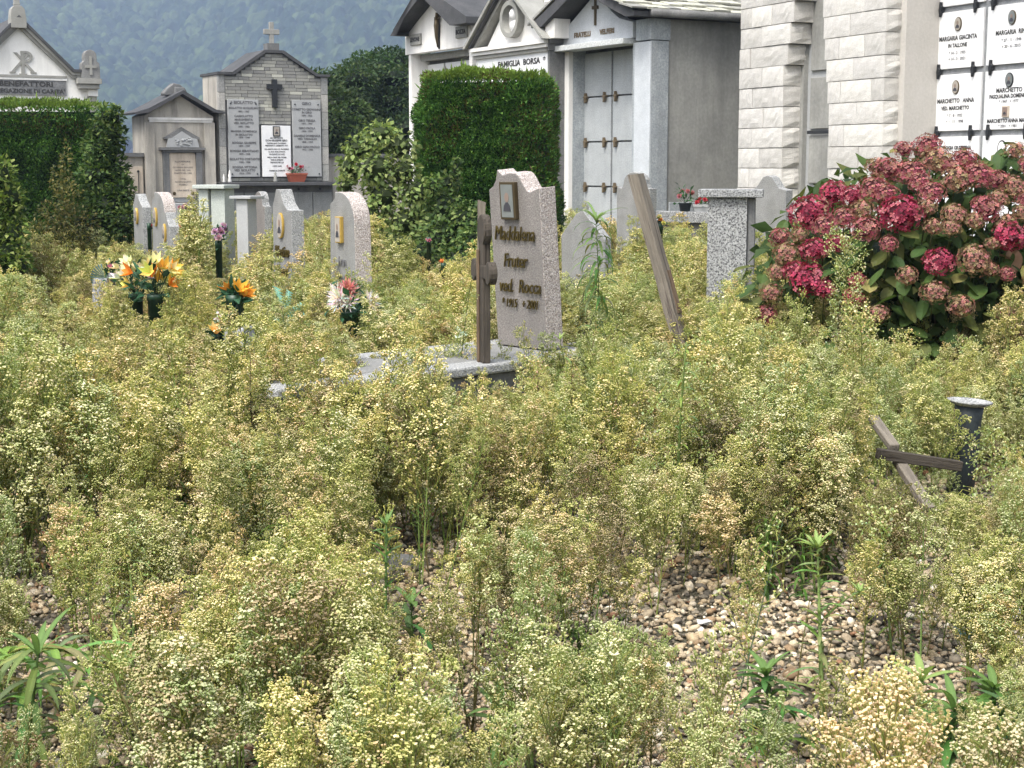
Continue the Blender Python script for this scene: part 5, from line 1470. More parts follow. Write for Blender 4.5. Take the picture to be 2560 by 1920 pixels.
# big dark trees beyond the wall, right of the grey monument
rt = random.Random(12)
for i, (u, vt, Y, wd, cols, lab) in enumerate((
        (900, 150, 44, 2.3, [(0.030, 0.060, 0.020), (0.045, 0.085, 0.028), (0.075, 0.105, 0.035)], 'dark broadleaf tree rising right behind the grey monument'),
        (975, 118, 47, 2.0, [(0.028, 0.062, 0.024), (0.045, 0.085, 0.030), (0.060, 0.10, 0.035)], 'taller dark tree close to the crucifix tomb'),
        (842, 215, 41, 1.4, [(0.035, 0.065, 0.020), (0.055, 0.095, 0.028), (0.09, 0.12, 0.04)], 'lower rounded tree touching the grey monument edge'))):
    g0 = at(u, 560, Y); org = (g0.x, g0.y, 0); zt = at(u, vt, Y).z
    bl = []
    for q in range(34):
        a = rt.uniform(0, 6.28); rr_ = wd * math.sqrt(rt.random()) * 0.85; z = rt.uniform(0.8, zt - 0.45)
        sq = 1 - 0.55 * max(0, (z - zt * 0.55) / (zt * 0.45)) ** 2
        bl.append((rr_ * math.cos(a) * sq, rr_ * math.sin(a) * sq, z, rt.uniform(0.45, 0.75), rt.uniform(0.45, 0.7), rt.uniform(0.35, 0.55)))
    bl.append((0, 0, zt - 0.5, 0.8, 0.7, 0.5))
    bush('broadleaf_tree', lab, 'tree', org, bl, 22000, 0.13, cols, 40 + i, 'trees beyond the cemetery wall', trunk=[([(0, 0, 0), (0.05, 0, zt * 0.4), (0, 0.05, zt * 0.8)], 0.16)], wts=[0.45, 0.35, 0.2])
# distant pale tree in the gap at the left and a belt of trees at the foot of the mountain
rt = random.Random(5)
for i, lab in enumerate(('hazy pale tree far behind the hedge at the left', 'hazy pale tree in the gap left of the beige shrine', 'hazy rounded tree just above the cemetery wall coping', 'hazy far tree hidden mostly by the beige shrine roof', 'hazy far tree behind the grey monument')):
    Y = 150 + rt.uniform(-20, 30); xx = -52 + i * 6.5 + rt.uniform(-1, 1); hh_ = rt.uniform(4.5, 7.0)
    bl = [(rt.uniform(-2.2, 2.2), rt.uniform(-2, 2), rt.uniform(1.2, hh_ - 1), rt.uniform(1.2, 2), rt.uniform(1.2, 2), rt.uniform(1.0, 1.6)) for _ in range(9)]
    bush('distant_tree', lab, 'tree', (xx, Y, 0), bl, 1500, 0.55, [(0.05, 0.09, 0.03), (0.08, 0.13, 0.05)], 300 + i, 'distant trees below the mountain', trunk=[([(0, 0, 0), (0, 0, hh_ * 0.6)], 0.2)])
# vine-covered shrub between the monument and the hedge
g0 = at(948, 640, 15.5); org = (g0.x, g0.y, 0)
bl = [pxblob(org, *q) for q in ((950, 335, 15.5, 0.22, 0.3, 0.14), (905, 370, 15.4, 0.20, 0.3, 0.16), (1000, 365, 15.5, 0.22, 0.3, 0.18), (875, 420, 15.4, 0.14, 0.3, 0.18), (940, 420, 15.3, 0.28, 0.35, 0.22), (1010, 430, 15.3, 0.20, 0.3, 0.18), (865, 465, 15.2, 0.10, 0.2, 0.12),
      (1040, 480, 15.2, 0.2, 0.3, 0.2), (960, 490, 15.3, 0.26, 0.3, 0.22), (925, 545, 15.2, 0.22, 0.3, 0.24), (1010, 560, 15.2, 0.26, 0.3, 0.26), (900, 600, 15.1, 0.22, 0.3, 0.2), (985, 620, 15.0, 0.34, 0.3, 0.25), (1080, 560, 15.2, 0.18, 0.3, 0.25), (1075, 620, 15.0, 0.28, 0.3, 0.25))]
bush('climbing_shrub', 'pale-leaved climbing shrub sprawling between the grey monument and the middle hedge', 'shrub', org, [(q[0], q[1], q[2], q[3] * .86, q[4] * .86, q[5] * .86) for q in bl], 3600, 0.060, [(0.10, 0.15, 0.045), (0.17, 0.23, 0.07), (0.28, 0.33, 0.12)], 61, wid=0.8, droop=0.7, wts=[0.4, 0.35, 0.25], fill=0.8, trunk=[([(0, 0, 0), (0.05, 0.1, 0.7), (-0.1, 0.1, 1.3)], 0.07)])
g0 = at(1140, 640, 15.0); org = (g0.x, g0.y, 0)
bl = [pxblob(org, *q) for q in ((1085, 470, 15, 0.08, 0.12, 0.12), (1120, 460, 15.2, 0.09, 0.12, 0.12), (1110, 520, 15, 0.18, 0.2, 0.2), (1160, 560, 14.8, 0.2, 0.2, 0.24), (1110, 600, 14.8, 0.28, 0.25, 0.24), (1190, 610, 14.6, 0.22, 0.25, 0.2), (1140, 430, 15.3, 0.05, 0.08, 0.16), (1060, 640, 14.6, 0.3, 0.3, 0.2), (1160, 650, 14.5, 0.34, 0.3, 0.18))]
bush('ivy_bush', 'ivy climbing over the foot of the middle hedge', 'shrub', org, bl, 4200, 0.05, [(0.045, 0.085, 0.025), (0.085, 0.14, 0.035), (0.17, 0.22, 0.07)], 62, wid=0.8, droop=0.6, wts=[0.45, 0.35, 0.2], fill=0.6)
# mixed shrubs at the left hedge's end
g0 = at(255, 640, 16.8); org = (g0.x, g0.y, 0)
bl = [pxblob(org, *q) for q in ((262, 300, 16.8, 0.07, .1, 0.16), (290, 295, 16.8, 0.06, .1, 0.14), (240, 330, 16.8, 0.08, .1, 0.15), (285, 340, 16.8, 0.12, .2, 0.18), (250, 375, 16.8, 0.18, .2, 0.2), (285, 430, 16.8, 0.16, .2, 0.22), (240, 440, 16.7, 0.2, .2, 0.2), (300, 480, 16.7, 0.15, .2, 0.22), (270, 520, 16.6, 0.25, .2, 0.25), (230, 560, 16.5, 0.3, .2, 0.2), (312, 560, 16.5, 0.14, .2, 0.2))]
bush('laurel_shrub', 'tall loose green shrub at the right end of the left hedge', 'shrub', org, bl, 5200, 0.06, [(0.035, 0.07, 0.02), (0.07, 0.12, 0.03), (0.15, 0.20, 0.06)], 63, wid=0.6, droop=0.0, wts=[0.5, 0.3, 0.2], fill=0.5, trunk=[([(0, 0, 0), (0.05, 0, 0.8), (0.05, 0, 1.6)], 0.04)])
g0 = at(140, 640, 16.2); org = (g0.x, g0.y, 0)
bl = [pxblob(org, *q) for q in ((165, 400, 16.3, 0.05, .1, 0.2), (150, 450, 16.3, 0.12, .15, 0.15), (170, 490, 16.2, 0.14, .2, 0.18), (140, 540, 16.1, 0.22, .2, 0.18), (190, 560, 16.1, 0.24, .2, 0.18), (100, 590, 16, 0.25, .2, 0.16), (170, 610, 16, 0.32, .2, 0.14))]
bush('wild_shrub', 'brownish thin-leaved wild shrub growing against the left hedge', 'shrub', org, bl, 2600, 0.045, [(0.05, 0.065, 0.02), (0.10, 0.10, 0.03), (0.17, 0.15, 0.05)], 64, wid=0.5, droop=0.1, wts=[0.4, 0.35, 0.25], fill=0.7, core=False)
g0 = at(10, 800, 12.5); org = (g0.x, g0.y, 0)
bl = [pxblob(org, *q) for q in ((5, 440, 12.5, 0.10, .2, 0.16), (30, 500, 12.5, 0.10, .2, 0.14), (0, 540, 12.5, 0.2, .2, 0.2), (35, 590, 12.4, 0.12, .2, 0.16), (5, 640, 12.3, 0.22, .2, 0.2), (40, 670, 12.3, 0.12, .2, 0.16), (0, 740, 12.2, 0.22, .2, 0.22), (-60, 600, 12.4, 0.3, .3, 0.5))]
bush('wild_rose', 'leafy yellow-green shrub reaching in at the left edge', 'shrub', org, bl, 3800, 0.05, [(0.055, 0.10, 0.02), (0.11, 0.17, 0.03), (0.20, 0.24, 0.07)], 65, wid=0.65, droop=0.0, wts=[0.4, 0.35, 0.25], fill=0.6)

# ------------------------------------------------------------------ the big hydrangea
HY = 9.3
hg = at(2390, 1000, HY)
hyd = empty('hydrangea', (hg.x, hg.y, 0), 0, 'large hydrangea bush with fading crimson and dusty pink flower heads at the right', 'hydrangea')
def hpos(u, v, off=0.0):
    """a place on the rounded front of the bush"""
    uu, vv = (u - 2420) / 560, (v - 800) / 480
    k = max(0.0, 1 - uu * uu - vv * vv) ** 0.5
    return at(u, v, HY + 0.1 - 0.95 * k + off) - Vector((hg.x, hg.y, 0))
def floret_head(seed, cols):
    rg = np.random.default_rng(seed); b = MB(); n = 105
    for i in range(n):
        z = 1 - 1.35 * (i + 0.5) / n; a = i * 2.39996
        r_ = math.sqrt(max(0, 1 - z * z)); d = Vector((r_ * math.cos(a), r_ * math.sin(a), z * 0.8))
        q = d * rg.uniform(0.80, 1.12)
        ax = (d + Vector(rg.normal(0, 0.25, 3))).normalized(); ta = ax.orthogonal().normalized(); tb = ax.cross(ta)
        base = cols[rg.integers(len(cols))]; f = rg.uniform(0.6, 1.25)
        rot = rg.uniform(0, 1.57); s_ = rg.uniform(0.13, 0.20)
        for k in range(4):
            aa = rot + k * math.pi / 2
            o_ = ta * math.cos(aa) + tb * math.sin(aa); w_ = ta * -math.sin(aa) + tb * math.cos(aa)
            b.col = tuple(min(0.9, c * f * rg.uniform(0.85, 1.15)) for c in base)
            b.add([q, q + o_ * s_ * 0.7 + w_ * s_ * 0.45 + ax * s_ * 0.15, q + o_ * s_ * 1.15 + ax * s_ * rg.uniform(-0.1, 0.4), q + o_ * s_ * 0.7 - w_ * s_ * 0.45 + ax * s_ * 0.15], [(0, 1, 2, 3)])
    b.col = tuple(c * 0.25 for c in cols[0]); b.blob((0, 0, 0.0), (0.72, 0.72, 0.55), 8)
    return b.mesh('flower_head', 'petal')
HC = {'c': [(0.30, 0.025, 0.065), (0.34, 0.045, 0.09), (0.42, 0.12, 0.15), (0.20, 0.015, 0.04)],
      'p': [(0.34, 0.10, 0.115), (0.42, 0.18, 0.17), (0.27, 0.06, 0.08), (0.32, 0.16, 0.12)],
      'd': [(0.32, 0.18, 0.12), (0.28, 0.21, 0.11), (0.36, 0.15, 0.13), (0.22, 0.15, 0.08)]}
hm_ = {k: [floret_head(i * 7 + ord(k), HC[k]) for i in range(2)] for k in HC}
HEADS_ = [(460,560,150,'c'),(620,430,105,'c'),(740,445,75,'c'),(880,400,105,'p'),(1080,140,75,'p'),(1240,120,90,'p'),(1300,215,110,'d'),(1480,210,85,'p'),(990,270,100,'p'),(1130,290,100,'p'),(900,255,75,'d'),(960,430,80,'p'),(1060,565,135,'c'),(690,590,85,'p'),(830,660,95,'p'),(1260,420,90,'p'),(1420,340,105,'d'),(1560,310,105,'p'),(1680,340,85,'p'),(1800,390,90,'d'),(1620,530,100,'p'),(1410,570,80,'d'),(1270,650,65,'d'),(1390,660,65,'d'),(1545,610,65,'d'),(1770,710,100,'c'),(1310,880,95,'c'),(1540,870,105,'d'),(1100,970,65,'d'),(1280,1080,85,'d'),(1450,1170,85,'d'),(910,1220,65,'d'),(265,720,80,'p'),(310,830,95,'d'),(490,800,90,'c'),(450,1000,130,'c'),(360,940,80,'c'),(210,1090,80,'d'),(175,1230,75,'p'),(130,1310,40,'p'),(770,1000,60,'c'),(745,1110,70,'c'),(1820,150,75,'d'),(1750,1230,65,'d'),(1820,1390,65,'d'),(1760,960,50,'p'),(1750,620,60,'d'),(1860,560,60,'d'),(1660,760,50,'d'),(560,1060,60,'c'),(1900,250,70,'p'),(1950,700,90,'p'),(1950,1000,80,'d'),(560,640,80,'p'),(800,540,70,'d'),(1180,350,80,'p'),(1380,250,70,'p'),(1700,470,70,'d'),(1230,520,60,'d'),(980,760,60,'p'),(640,760,70,'c'),(1880,470,70,'p'),(1640,930,55,'d'),(250,950,70,'d'),(390,700,60,'d')]
rh_ = random.Random(4)
for i, (zx, zy, r_, k) in enumerate(HEADS_):
    u, v = 1850 + zx / 2.634, 320 + zy / 2.634
    p = hpos(u, v, -0.10)
    rm = r_ / 2.634 / FPX * (HY - 0.6) * 0.92
    d = Vector((p.x * 0.35, -0.75, 0.55 + 0.4 * (p.z - 1.0)))
    link('flower_head', hm_[k][i % 2], hyd, p, d.to_track_quat('Z', 'Y').to_euler(), (rm * rh_.uniform(1.0, 1.2), rm * rh_.uniform(0.9, 1.1), rm * rh_.uniform(0.75, 1.0)))
    s_ = MB(); s_.col = (0.10, 0.11, 0.04); q = p + Vector((0.05, 0.3, -0.3)); s_.tube([q, p + Vector((0, 0.03, -0.08)), p], 0.004, 5); s_.build('flower_stalk', 'leaf', hyd)
def hleaf(seed, cols):
    rg = random.Random(seed); b = MB(); L_, W_ = 1.0, 0.62; n = 6
    vs, fs, cs = [], [], []
    for i in range(n + 1):
        t = i / n; wv = W_ / 2 * math.sin(math.pi * min(1, t * 0.93 + 0.03)) ** 0.75 * (1 if i < n else 0.02); z = -0.22 * t * t
        for sx_ in (-1, 0, 1):
            vs.append((sx_ * wv, t * L_, z + abs(sx_) * 0.06 + rg.uniform(-.01, .01)))
    c0 = rg.choice(cols)
    for i in range(n):
        for j in range(2): fs.append((i * 3 + j, i * 3 + j + 1, (i + 1) * 3 + j + 1, (i + 1) * 3 + j))
    b.col = c0; b.add(vs, fs)
    b.c = [tuple(c * (1.25 if k % 3 == 1 else rg.uniform(0.85, 1.1)) for c in c0) for k in range(len(vs))]
    return b.mesh('leaf', 'leaf')
LC = [(0.045, 0.085, 0.022), (0.06, 0.10, 0.025), (0.035, 0.065, 0.018), (0.09, 0.105, 0.03)]
lm = [hleaf(i, [LC[i % 4]]) for i in range(8)] + [hleaf(30, [(0.22, 0.20, 0.07)]), hleaf(31, [(0.26, 0.16, 0.10)])]
rh = random.Random(99)
cnt = 0
while cnt < 300:
    a = rh.uniform(0, 6.28); q = math.sqrt(rh.random())
    u = 2400 + 540 * q * math.cos(a); v = 770 + 420 * q * math.sin(a)
    if u > 2700 or v > 1010 or (v < 440 and u < 2190): continue
    p = hpos(u, v, rh.uniform(-0.04, 0.16))
    if p.z < 0.25: continue
    L_ = rh.uniform(0.09, 0.16)
    o_ = link('leaf', lm[rh.choice(range(10)) if rh.random() < 0.3 else rh.randrange(8)], hyd, p, (rh.uniform(-0.9, 0.1), rh.uniform(-.4, .4), math.pi + rh.uniform(-1.1, 1.1) + p.x * 0.6), (L_, L_, L_))
    cnt += 1
rg = np.random.default_rng(77); n = 4200
th_ = rg.uniform(0, 6.28, n); q = np.sqrt(rg.uniform(0, 1, n)); P = []
for i in range(n):
    p = hpos(2400 + 545 * q[i] * math.cos(th_[i]), 800 + 440 * q[i] * math.sin(th_[i]), rg.uniform(0.08, 0.9)); P.append(tuple(p))
P = np.array(P); P = P[(P[:, 2] > 0.05) & (P[:, 2] < 1.56)]
N = np.tile([0.0, -0.7, 0.15], (len(P), 1))
link('inner_foliage', leaves(P, N, 0.12, 0.075, pal(len(P), LC, 0.3, rg), 'leaf', 'inner_foliage', 0.6, rng=rg), hyd)['kind'] = 'stuff'
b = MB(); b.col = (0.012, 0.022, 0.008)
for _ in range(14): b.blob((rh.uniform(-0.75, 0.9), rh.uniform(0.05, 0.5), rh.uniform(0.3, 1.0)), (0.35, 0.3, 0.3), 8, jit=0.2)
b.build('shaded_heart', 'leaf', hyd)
b = MB()
for _ in range(26):
    x_, y_ = rh.uniform(-0.8, 0.9), rh.uniform(-0.5, 0.4); b.tube([(x_ * 0.3, y_ * 0.3, 0), (x_ * 0.7, y_ * .7, 0.5), (x_, y_, 1.0)], [0.009, 0.006, 0.004], 5)
b.build('stems', 'bark', hyd)

# ------------------------------------------------------------------ grave flowers
def gp_(u, Y):
    q_ = at(u, 600, Y); return (q_.x, q_.y, 0)
DG = (0.02, 0.06, 0.03)
def bouquet(name, label, cat, u, vtop, vpot, Y, petals, n, spread, size, potr=0.05, pot_mat='darkgreen', leaf_n=40, green=DG, group=None):
    """vase standing on the ground behind the weeds: vpot = where its rim shows, vtop = top of the flowers"""
    zr = at(u, vpot, Y).z; zt = at(u, vtop, Y).z
    return flowers_small(name, label, cat, gp_(u, Y), petals, n, spread, max(0.06, zt - zr), ('round', potr * 0.8, potr, zr), green=green, size=size, leaf_n=leaf_n, pot_mat=pot_mat, group=group)
G_ = 'bouquets on the graves'
bouquet('bouquet', 'white and cream flowers beside the orange lilies at the left', 'bouquet', 335, 640, 745, 11.2, {'cols': [WHITE_, CREAM, (0.8, 0.78, 0.6)], 'shape': 'lily'}, 12, 0.12, 0.06, 0.05, group=G_)
bouquet('bouquet', 'large yellow and orange lilies in a dark pot at the left', 'bouquet', 385, 655, 750, 11.0, {'cols': [YEL, ORA, (0.80, 0.45, 0.08), CREAM], 'shape': 'lily'}, 18, 0.17, 0.075, 0.06, group=G_)
bouquet('bouquet', 'pink and cream posy on the short speckled stub', 'bouquet', 275, 655, 700, 11.5, {'cols': [CREAM, PINK, WHITE_], 'shape': 'daisy'}, 7, 0.06, 0.035, 0.03, 'granite_salt', group=G_)
b = MB(); rr = random.Random(8); b.col = (0.16, 0.26, 0.27)
for i in range(9):
    a = R(100 + i * 12); b.add([(0, 0, 0), (0.11 * math.cos(a), 0, 0.11 * math.sin(a)), (0.11 * math.cos(a + R(8)), 0.012, 0.11 * math.sin(a + R(8)))], [(0, 1, 2)])
q_ = at(262, 695, 11.55); tag(b.build('fan_leaf', 'petal', None, q_), 'blue-grey fan-shaped artificial leaf behind the posy on the stub', 'artificial leaf')
bouquet('bouquet', 'single big orange lily in a dark green vase', 'bouquet', 583, 722, 760, 9.0, {'cols': [ORA, (0.82, 0.42, 0.06)], 'shape': 'lily'}, 5, 0.045, 0.07, 0.05, group=G_)
bouquet('bouquet', 'sprig of tiny white flowers left of the orange lily vase', 'bouquet', 548, 775, 830, 8.95, {'cols': [WHITE_, (0.55, 0.40, 0.36)], 'shape': 'daisy'}, 20, 0.06, 0.018, 0.02, group=G_)
bouquet('bouquet', 'low wilted apricot flower left of the square stone block', 'bouquet', 530, 815, 850, 8.85, {'cols': [(0.75, 0.42, 0.15)], 'shape': 'lily'}, 2, 0.02, 0.05, 0.02, leaf_n=8, group=G_)
bouquet('bouquet', 'white and crimson spiky chrysanthemums in the weeds', 'bouquet', 872, 712, 790, 9.6, {'cols': [WHITE_, WHITE_, (0.84, 0.80, 0.78), (0.50, 0.08, 0.14), (0.58, 0.24, 0.22)], 'shape': 'spike'}, 10, 0.12, 0.06, 0.06, leaf_n=60, group=G_)
bouquet('bouquet', 'purple flowers in a tall vase before the pale green pillar', 'bouquet', 546, 555, 620, 13.4, {'cols': [PURP, (0.60, 0.40, 0.55)], 'shape': 'round'}, 9, 0.09, 0.045, 0.03, leaf_n=30, group=G_)
bouquet('bouquet', 'pink flowers before the beige shrine', 'bouquet', 466, 508, 540, 17.5, [(0.55, 0.28, 0.38)], 7, 0.11, 0.035, 0.05, leaf_n=30, group=G_)
bouquet('bouquet', 'salmon and peach flowers below the pink ones', 'bouquet', 462, 548, 580, 16.0, [(0.70, 0.38, 0.25), (0.72, 0.5, 0.35)], 8, 0.11, 0.035, 0.04, leaf_n=20, group=G_)
bouquet('bouquet', 'small red flower between the two leftmost gravestones', 'bouquet', 374, 560, 575, 15.2, [(0.65, 0.08, 0.12)], 2, 0.02, 0.03, 0.02, leaf_n=6, group=G_)
bouquet('bouquet', 'yellow-green and orange flowers right of the leaning post', 'bouquet', 1646, 535, 575, 15.5, [(0.75, 0.75, 0.25), ORA, CREAM], 8, 0.085, 0.035, 0.045, leaf_n=24, group=G_)
bouquet('bouquet', 'faded pink blooms left of the single orange one in the ivy', 'bouquet', 1072, 596, 610, 14.0, [PINK], 2, 0.02, 0.03, 0.02, leaf_n=6, group=G_)
bouquet('bouquet', 'single orange-red bloom under the ivy bush', 'bouquet', 1108, 655, 672, 13.0, {'cols': [(0.75, 0.20, 0.06)], 'shape': 'lily'}, 2, 0.02, 0.035, 0.02, leaf_n=6, group=G_)
flowers_small('potted_plant', 'dark pot of red and dusty pink flowers on the stone ledge, left one', 'potted plant', tuple(at(1712, 553, 19.3) - Vector((0, 0, at(1712, 553, 19.3).z - 0.92))), [(0.5, 0.2, 0.22), (0.4, 0.1, 0.1)], 6, 0.10, 0.20, ('round', 0.06, 0.08, 0.10), size=0.045, leaf_n=50, pot_mat='black_glaze')
flowers_small('potted_plant', 'small tray of red flowers on the stone ledge, right one', 'potted plant', tuple(at(1755, 553, 19.25) - Vector((0, 0, at(1755, 553, 19.25).z - 0.92))), [(0.55, 0.06, 0.08)], 6, 0.09, 0.12, ('trough', 0.10, 0.12, 0.06), size=0.04, leaf_n=30, pot_mat='plaque_grey')
# plastic bits among the flowers
q_ = at(712, 800, 10.0)
ef = empty('artificial_fern', (q_.x, q_.y, 0), 0, 'pale turquoise artificial fern sticking out of the weeds', 'artificial plant')
b = MB(); b.col = (0.22, 0.48, 0.42); b.tube([(0, 0, 0), (0, 0, 0.4), (-0.02, 0, 0.62)], 0.003, 5); b.build('stalk', 'petal', ef)
for i, (dx, dz, z0) in enumerate(((-0.05, 0.16, 0.55), (0.12, 0.10, 0.50), (0.10, -0.01, 0.42), (-0.08, 0.05, 0.45), (0.03, 0.12, 0.56), (0.13, 0.05, 0.47))):
    b = MB(); b.col = (0.24, 0.52, 0.45)
    for k in range(8):
        t = k / 8; p0 = Vector((dx * t, 0.01 * i, z0 + dz * t)); w_ = 0.035 * (1 - t * 0.7)
        for sg in (-1, 1):
            b.add([p0, p0 + Vector((dx * .08 - sg * dz * .2, 0.01, sg * w_ + 0.012)), p0 + Vector((dx * 0.12, 0, dz * 0.12))], [(0, 1, 2)])
    b.build('frond', 'petal', ef)
q_ = at(1153, 838, 8.9)
b = MB(); rr = random.Random(2)
for i in range(9):
    b.col = rr.choice([(0.62, 0.75, 0.66), (0.75, 0.80, 0.76), (0.45, 0.62, 0.50)])
    a = rr.uniform(0, 6.28); d = Vector((math.cos(a) * 0.025, math.sin(a) * 0.02, rr.uniform(-0.02, 0.04)))
    b.add([(0, 0, 0), d + Vector((0.014, 0, -0.006)), d * 1.5, d + Vector((-0.014, 0, 0.012))], [(0, 1, 2, 3)])
b.tube([(0, 0, 0), (0, 0.02, -q_.z)], 0.004, 5)
tag(b.build('artificial_leaves', 'petal', None, q_), 'whitish green artificial leaves left of the trefoil cross', 'artificial plant')

def crumple(name, label, cat, p, sx_, sy_, hz_, mat, seed, n=7, rot=0.0):
    rr = random.Random(seed); b = MB(); vs = []
    for i in range(n + 1):
        for j in range(n + 1):
            vs.append(((i / n - .5) * sx_ * rr.uniform(0.8, 1.1), (j / n - .5) * sy_ * rr.uniform(0.8, 1.1), rr.uniform(0.004, hz_)))
    fs = [(i * (n + 1) + j, (i + 1) * (n + 1) + j, (i + 1) * (n + 1) + j + 1, i * (n + 1) + j + 1) for i in range(n) for j in range(n) if rr.random() > 0.08]
    b.add(vs, fs)
    o_ = b.build(name, mat, None, (p[0], p[1], 0.012), (0, 0, rot))
    m_ = o_.modifiers.new('sheet', 'SOLIDIFY'); m_.thickness = 0.0012
    return tag(o_, label, cat)
crumple('plastic_scrap', 'torn white plastic scrap standing up behind the weeds at the right', 'litter', gz(2500, 1470), 0.09, 0.05, 0.07, 'plastic_white', 1)
crumple('plastic_scrap', 'crumpled white plastic on the gravel near the right edge', 'litter', gz(2545, 1560), 0.08, 0.06, 0.04, 'plastic_white', 2)
crumple('plastic_bottle_scrap', 'crushed blue-green plastic lying on the gravel at the right', 'litter', gz(2420, 1612), 0.085, 0.06, 0.05, 'teal_glass', 3, 5)
crumple('dead_leaf', 'large crumpled brown dead leaf on the gravel, lower right', 'leaf', gz(2212, 1735), 0.09, 0.13, 0.06, 'deadleaf', 4, 6, 0.3)
crumple('dead_leaf', 'small dark curled dead leaf in the middle of the gravel patch', 'leaf', gz(2200, 1562), 0.10, 0.04, 0.025, 'wood_dark', 5, 4)
crumple('paper_scrap', 'tiny lilac and white wrapper on the gravel', 'litter', gz(1762, 1578), 0.05, 0.03, 0.03, 'plastic_white', 6, 3)

# ------------------------------------------------------------------ tall weeds one can tell apart
def blade(L_segs, droop, cup=0.1):
    b = MB(); n = L_segs; vs = []
    for i in range(n + 1):
        t = i / n; w_ = 0.5 * math.sin(math.pi * min(1, 0.12 + t * 0.86)) ** 0.9 * (1 if i < n else 0.05)
        y = math.sin(t * droop) / droop; z = -(1 - math.cos(t * droop)) / droop
        for s_ in (-1, 0, 1): vs.append((s_ * w_, y, z + abs(s_) * cup * 0.12))
    fs = [(i * 3 + j, i * 3 + j + 1, (i + 1) * 3 + j + 1, (i + 1) * 3 + j) for i in range(n) for j in range(2)]
    b.add(vs, fs); return b
_bl = {}
def blade_mesh(droop, col):
    k = (round(droop, 1), col)
    if k not in _bl:
        b = blade(5, droop); b.c = [tuple(c * (1.3 if i % 3 == 1 else 1.0) for c in col) for i in range(len(b.v))]
        _bl[k] = b.mesh('leaf', 'leaf')
    return _bl[k]
def tall_weed(label, foot, tip, sway, leaves_, L0, W0, droop, col, seed, stem_r=0.004, heads=None, t0=0.1, crown=0, name='tall_weed', stemcol=None, up=0.7):
    rr = random.Random(seed); f, t = Vector(foot), Vector(tip)
    e = empty(name, f, 0, label, 'weed')
    d = t - f
    def at_(s_): return d * s_ + Vector(sway) * math.sin(math.pi * s_) if s_ <= 1 else d
    b = MB(); b.col = stemcol or tuple(c * 1.35 for c in col)
    b.tube([at_(i / 8) for i in range(9)], [stem_r * (1 - 0.7 * i / 8) for i in range(9)], 7)
    b.build('stem', 'leaf', e, smooth=True)
    for i in range(leaves_):
        s_ = t0 + (1 - t0) * (i + rr.random() * 0.8) / leaves_
        p = at_(s_); az = i * 2.4 + rr.uniform(-.5, .5)
        L_ = L0 * (1.15 - 0.55 * s_) * rr.uniform(0.75, 1.2)
        c_ = tuple(x * (0.85 + 0.45 * s_) for x in col)
        dr = droop * rr.choice((0.7, 1.0, 1.3))
        link('leaf', blade_mesh(dr, tuple(round(x, 3) for x in (tuple(x * rr.choice((0.8, 1, 1.2)) for x in col)))), e, p, (rr.uniform(0.2, up), rr.uniform(-.2, .2), az), (W0, L_, L_))
    for i in range(crown):
        az = i * 2.4; L_ = L0 * rr.uniform(0.45, 0.8)
        link('leaf', blade_mesh(droop * 0.6, tuple(round(x * 1.35, 3) for x in col)), e, at_(1.0), (rr.uniform(0.5, 1.25), 0, az), (W0 * 0.9, L_, L_))
    if heads:
        kind, n, Lb, nod = heads
        hc, hw = HEADS[kind]
        for i in range(n):
            s_ = 0.35 + 0.65 * (i + rr.random()) / n
            p = at_(s_); az = i * 2.4 + rr.uniform(-.4, .4); L_ = Lb * rr.uniform(0.6, 1.1) * (1.2 - 0.5 * s_)
            b = MB(); b.col = tuple(c * 1.2 for c in GREEN_B)
            o1 = Vector((math.cos(az), math.sin(az), 0.6 if not nod else 0.35)).normalized()
            o2 = (o1 + Vector((0, 0, 0.5 if not nod else -1.2))).normalized()
            p1 = o1 * L_ * 0.55; p2 = p1 + o2 * L_ * 0.45
            b.tube([(0, 0, 0), p1, p2], [0.0016, 0.0013, 0.0009], 4, cap=False)
            for k in range(max(4, int(L_ / 0.008))):
                u_ = 0.3 + 0.7 * rr.random(); q = p1 * (u_ * 2) if u_ < .5 else p1 + (p2 - p1) * (u_ * 2 - 1)
                dd = Vector((rr.uniform(-1, 1), rr.uniform(-1, 1), rr.uniform(-0.3, 1) if not nod else rr.uniform(-1.2, 0.2))).normalized()
                e_ = q + dd * rr.uniform(0.008, 0.022)
                b.col = tuple(c * 1.1 for c in GREEN_B); b.tube([q, e_], 0.0007, 3, cap=False)
                head(b, e_, dd, rr.uniform(0.003, 0.0045), rr.uniform(0.008, 0.012), tuple(c * rr.uniform(.85, 1.1) for c in rr.choices(hc, hw)[0]), rr, rr.random() < 0.12)
            b.build('flower_branch', 'weed', e, p)
    return e
GR = (0.085, 0.145, 0.042); GRL = (0.17, 0.235, 0.075); GRD = (0.05, 0.095, 0.035)
W_ = tall_weed
W_('tall green weed with long hanging leaves right of the main gravestone', gz(1488, 1010), at(1490, 555, 7.75), (0.02, 0, 0), 150, 0.24, 0.017, 1.9, (0.11, 0.17, 0.06), 1, 0.005, crown=14, up=0.9)
W_('tall thin-stemmed weed with nodding pale green tip right of the leaning post foot', gz(1692, 1385), at(1716, 855, 5.6), (-0.01, 0, 0), 54, 0.12, 0.012, 1.4, GRL, 2, 0.009, heads=('green', 30, 0.22, True))
W_('dark-stemmed upright weed with short leaves over the gravel, centre foreground', gz(962, 1765), at(966, 1310, 4.25), (0.0, 0, 0), 64, 0.075, 0.011, 0.7, GR, 3, 0.007, crown=6, up=0.9)
W_('bright green leafy weed standing on the bare gravel at the lower right', gz(2056, 1800), at(2044, 1372, 4.15), (0.0, 0, 0), 54, 0.10, 0.014, 0.9, GRL, 4, 0.008, crown=16, t0=0.1, up=0.9)
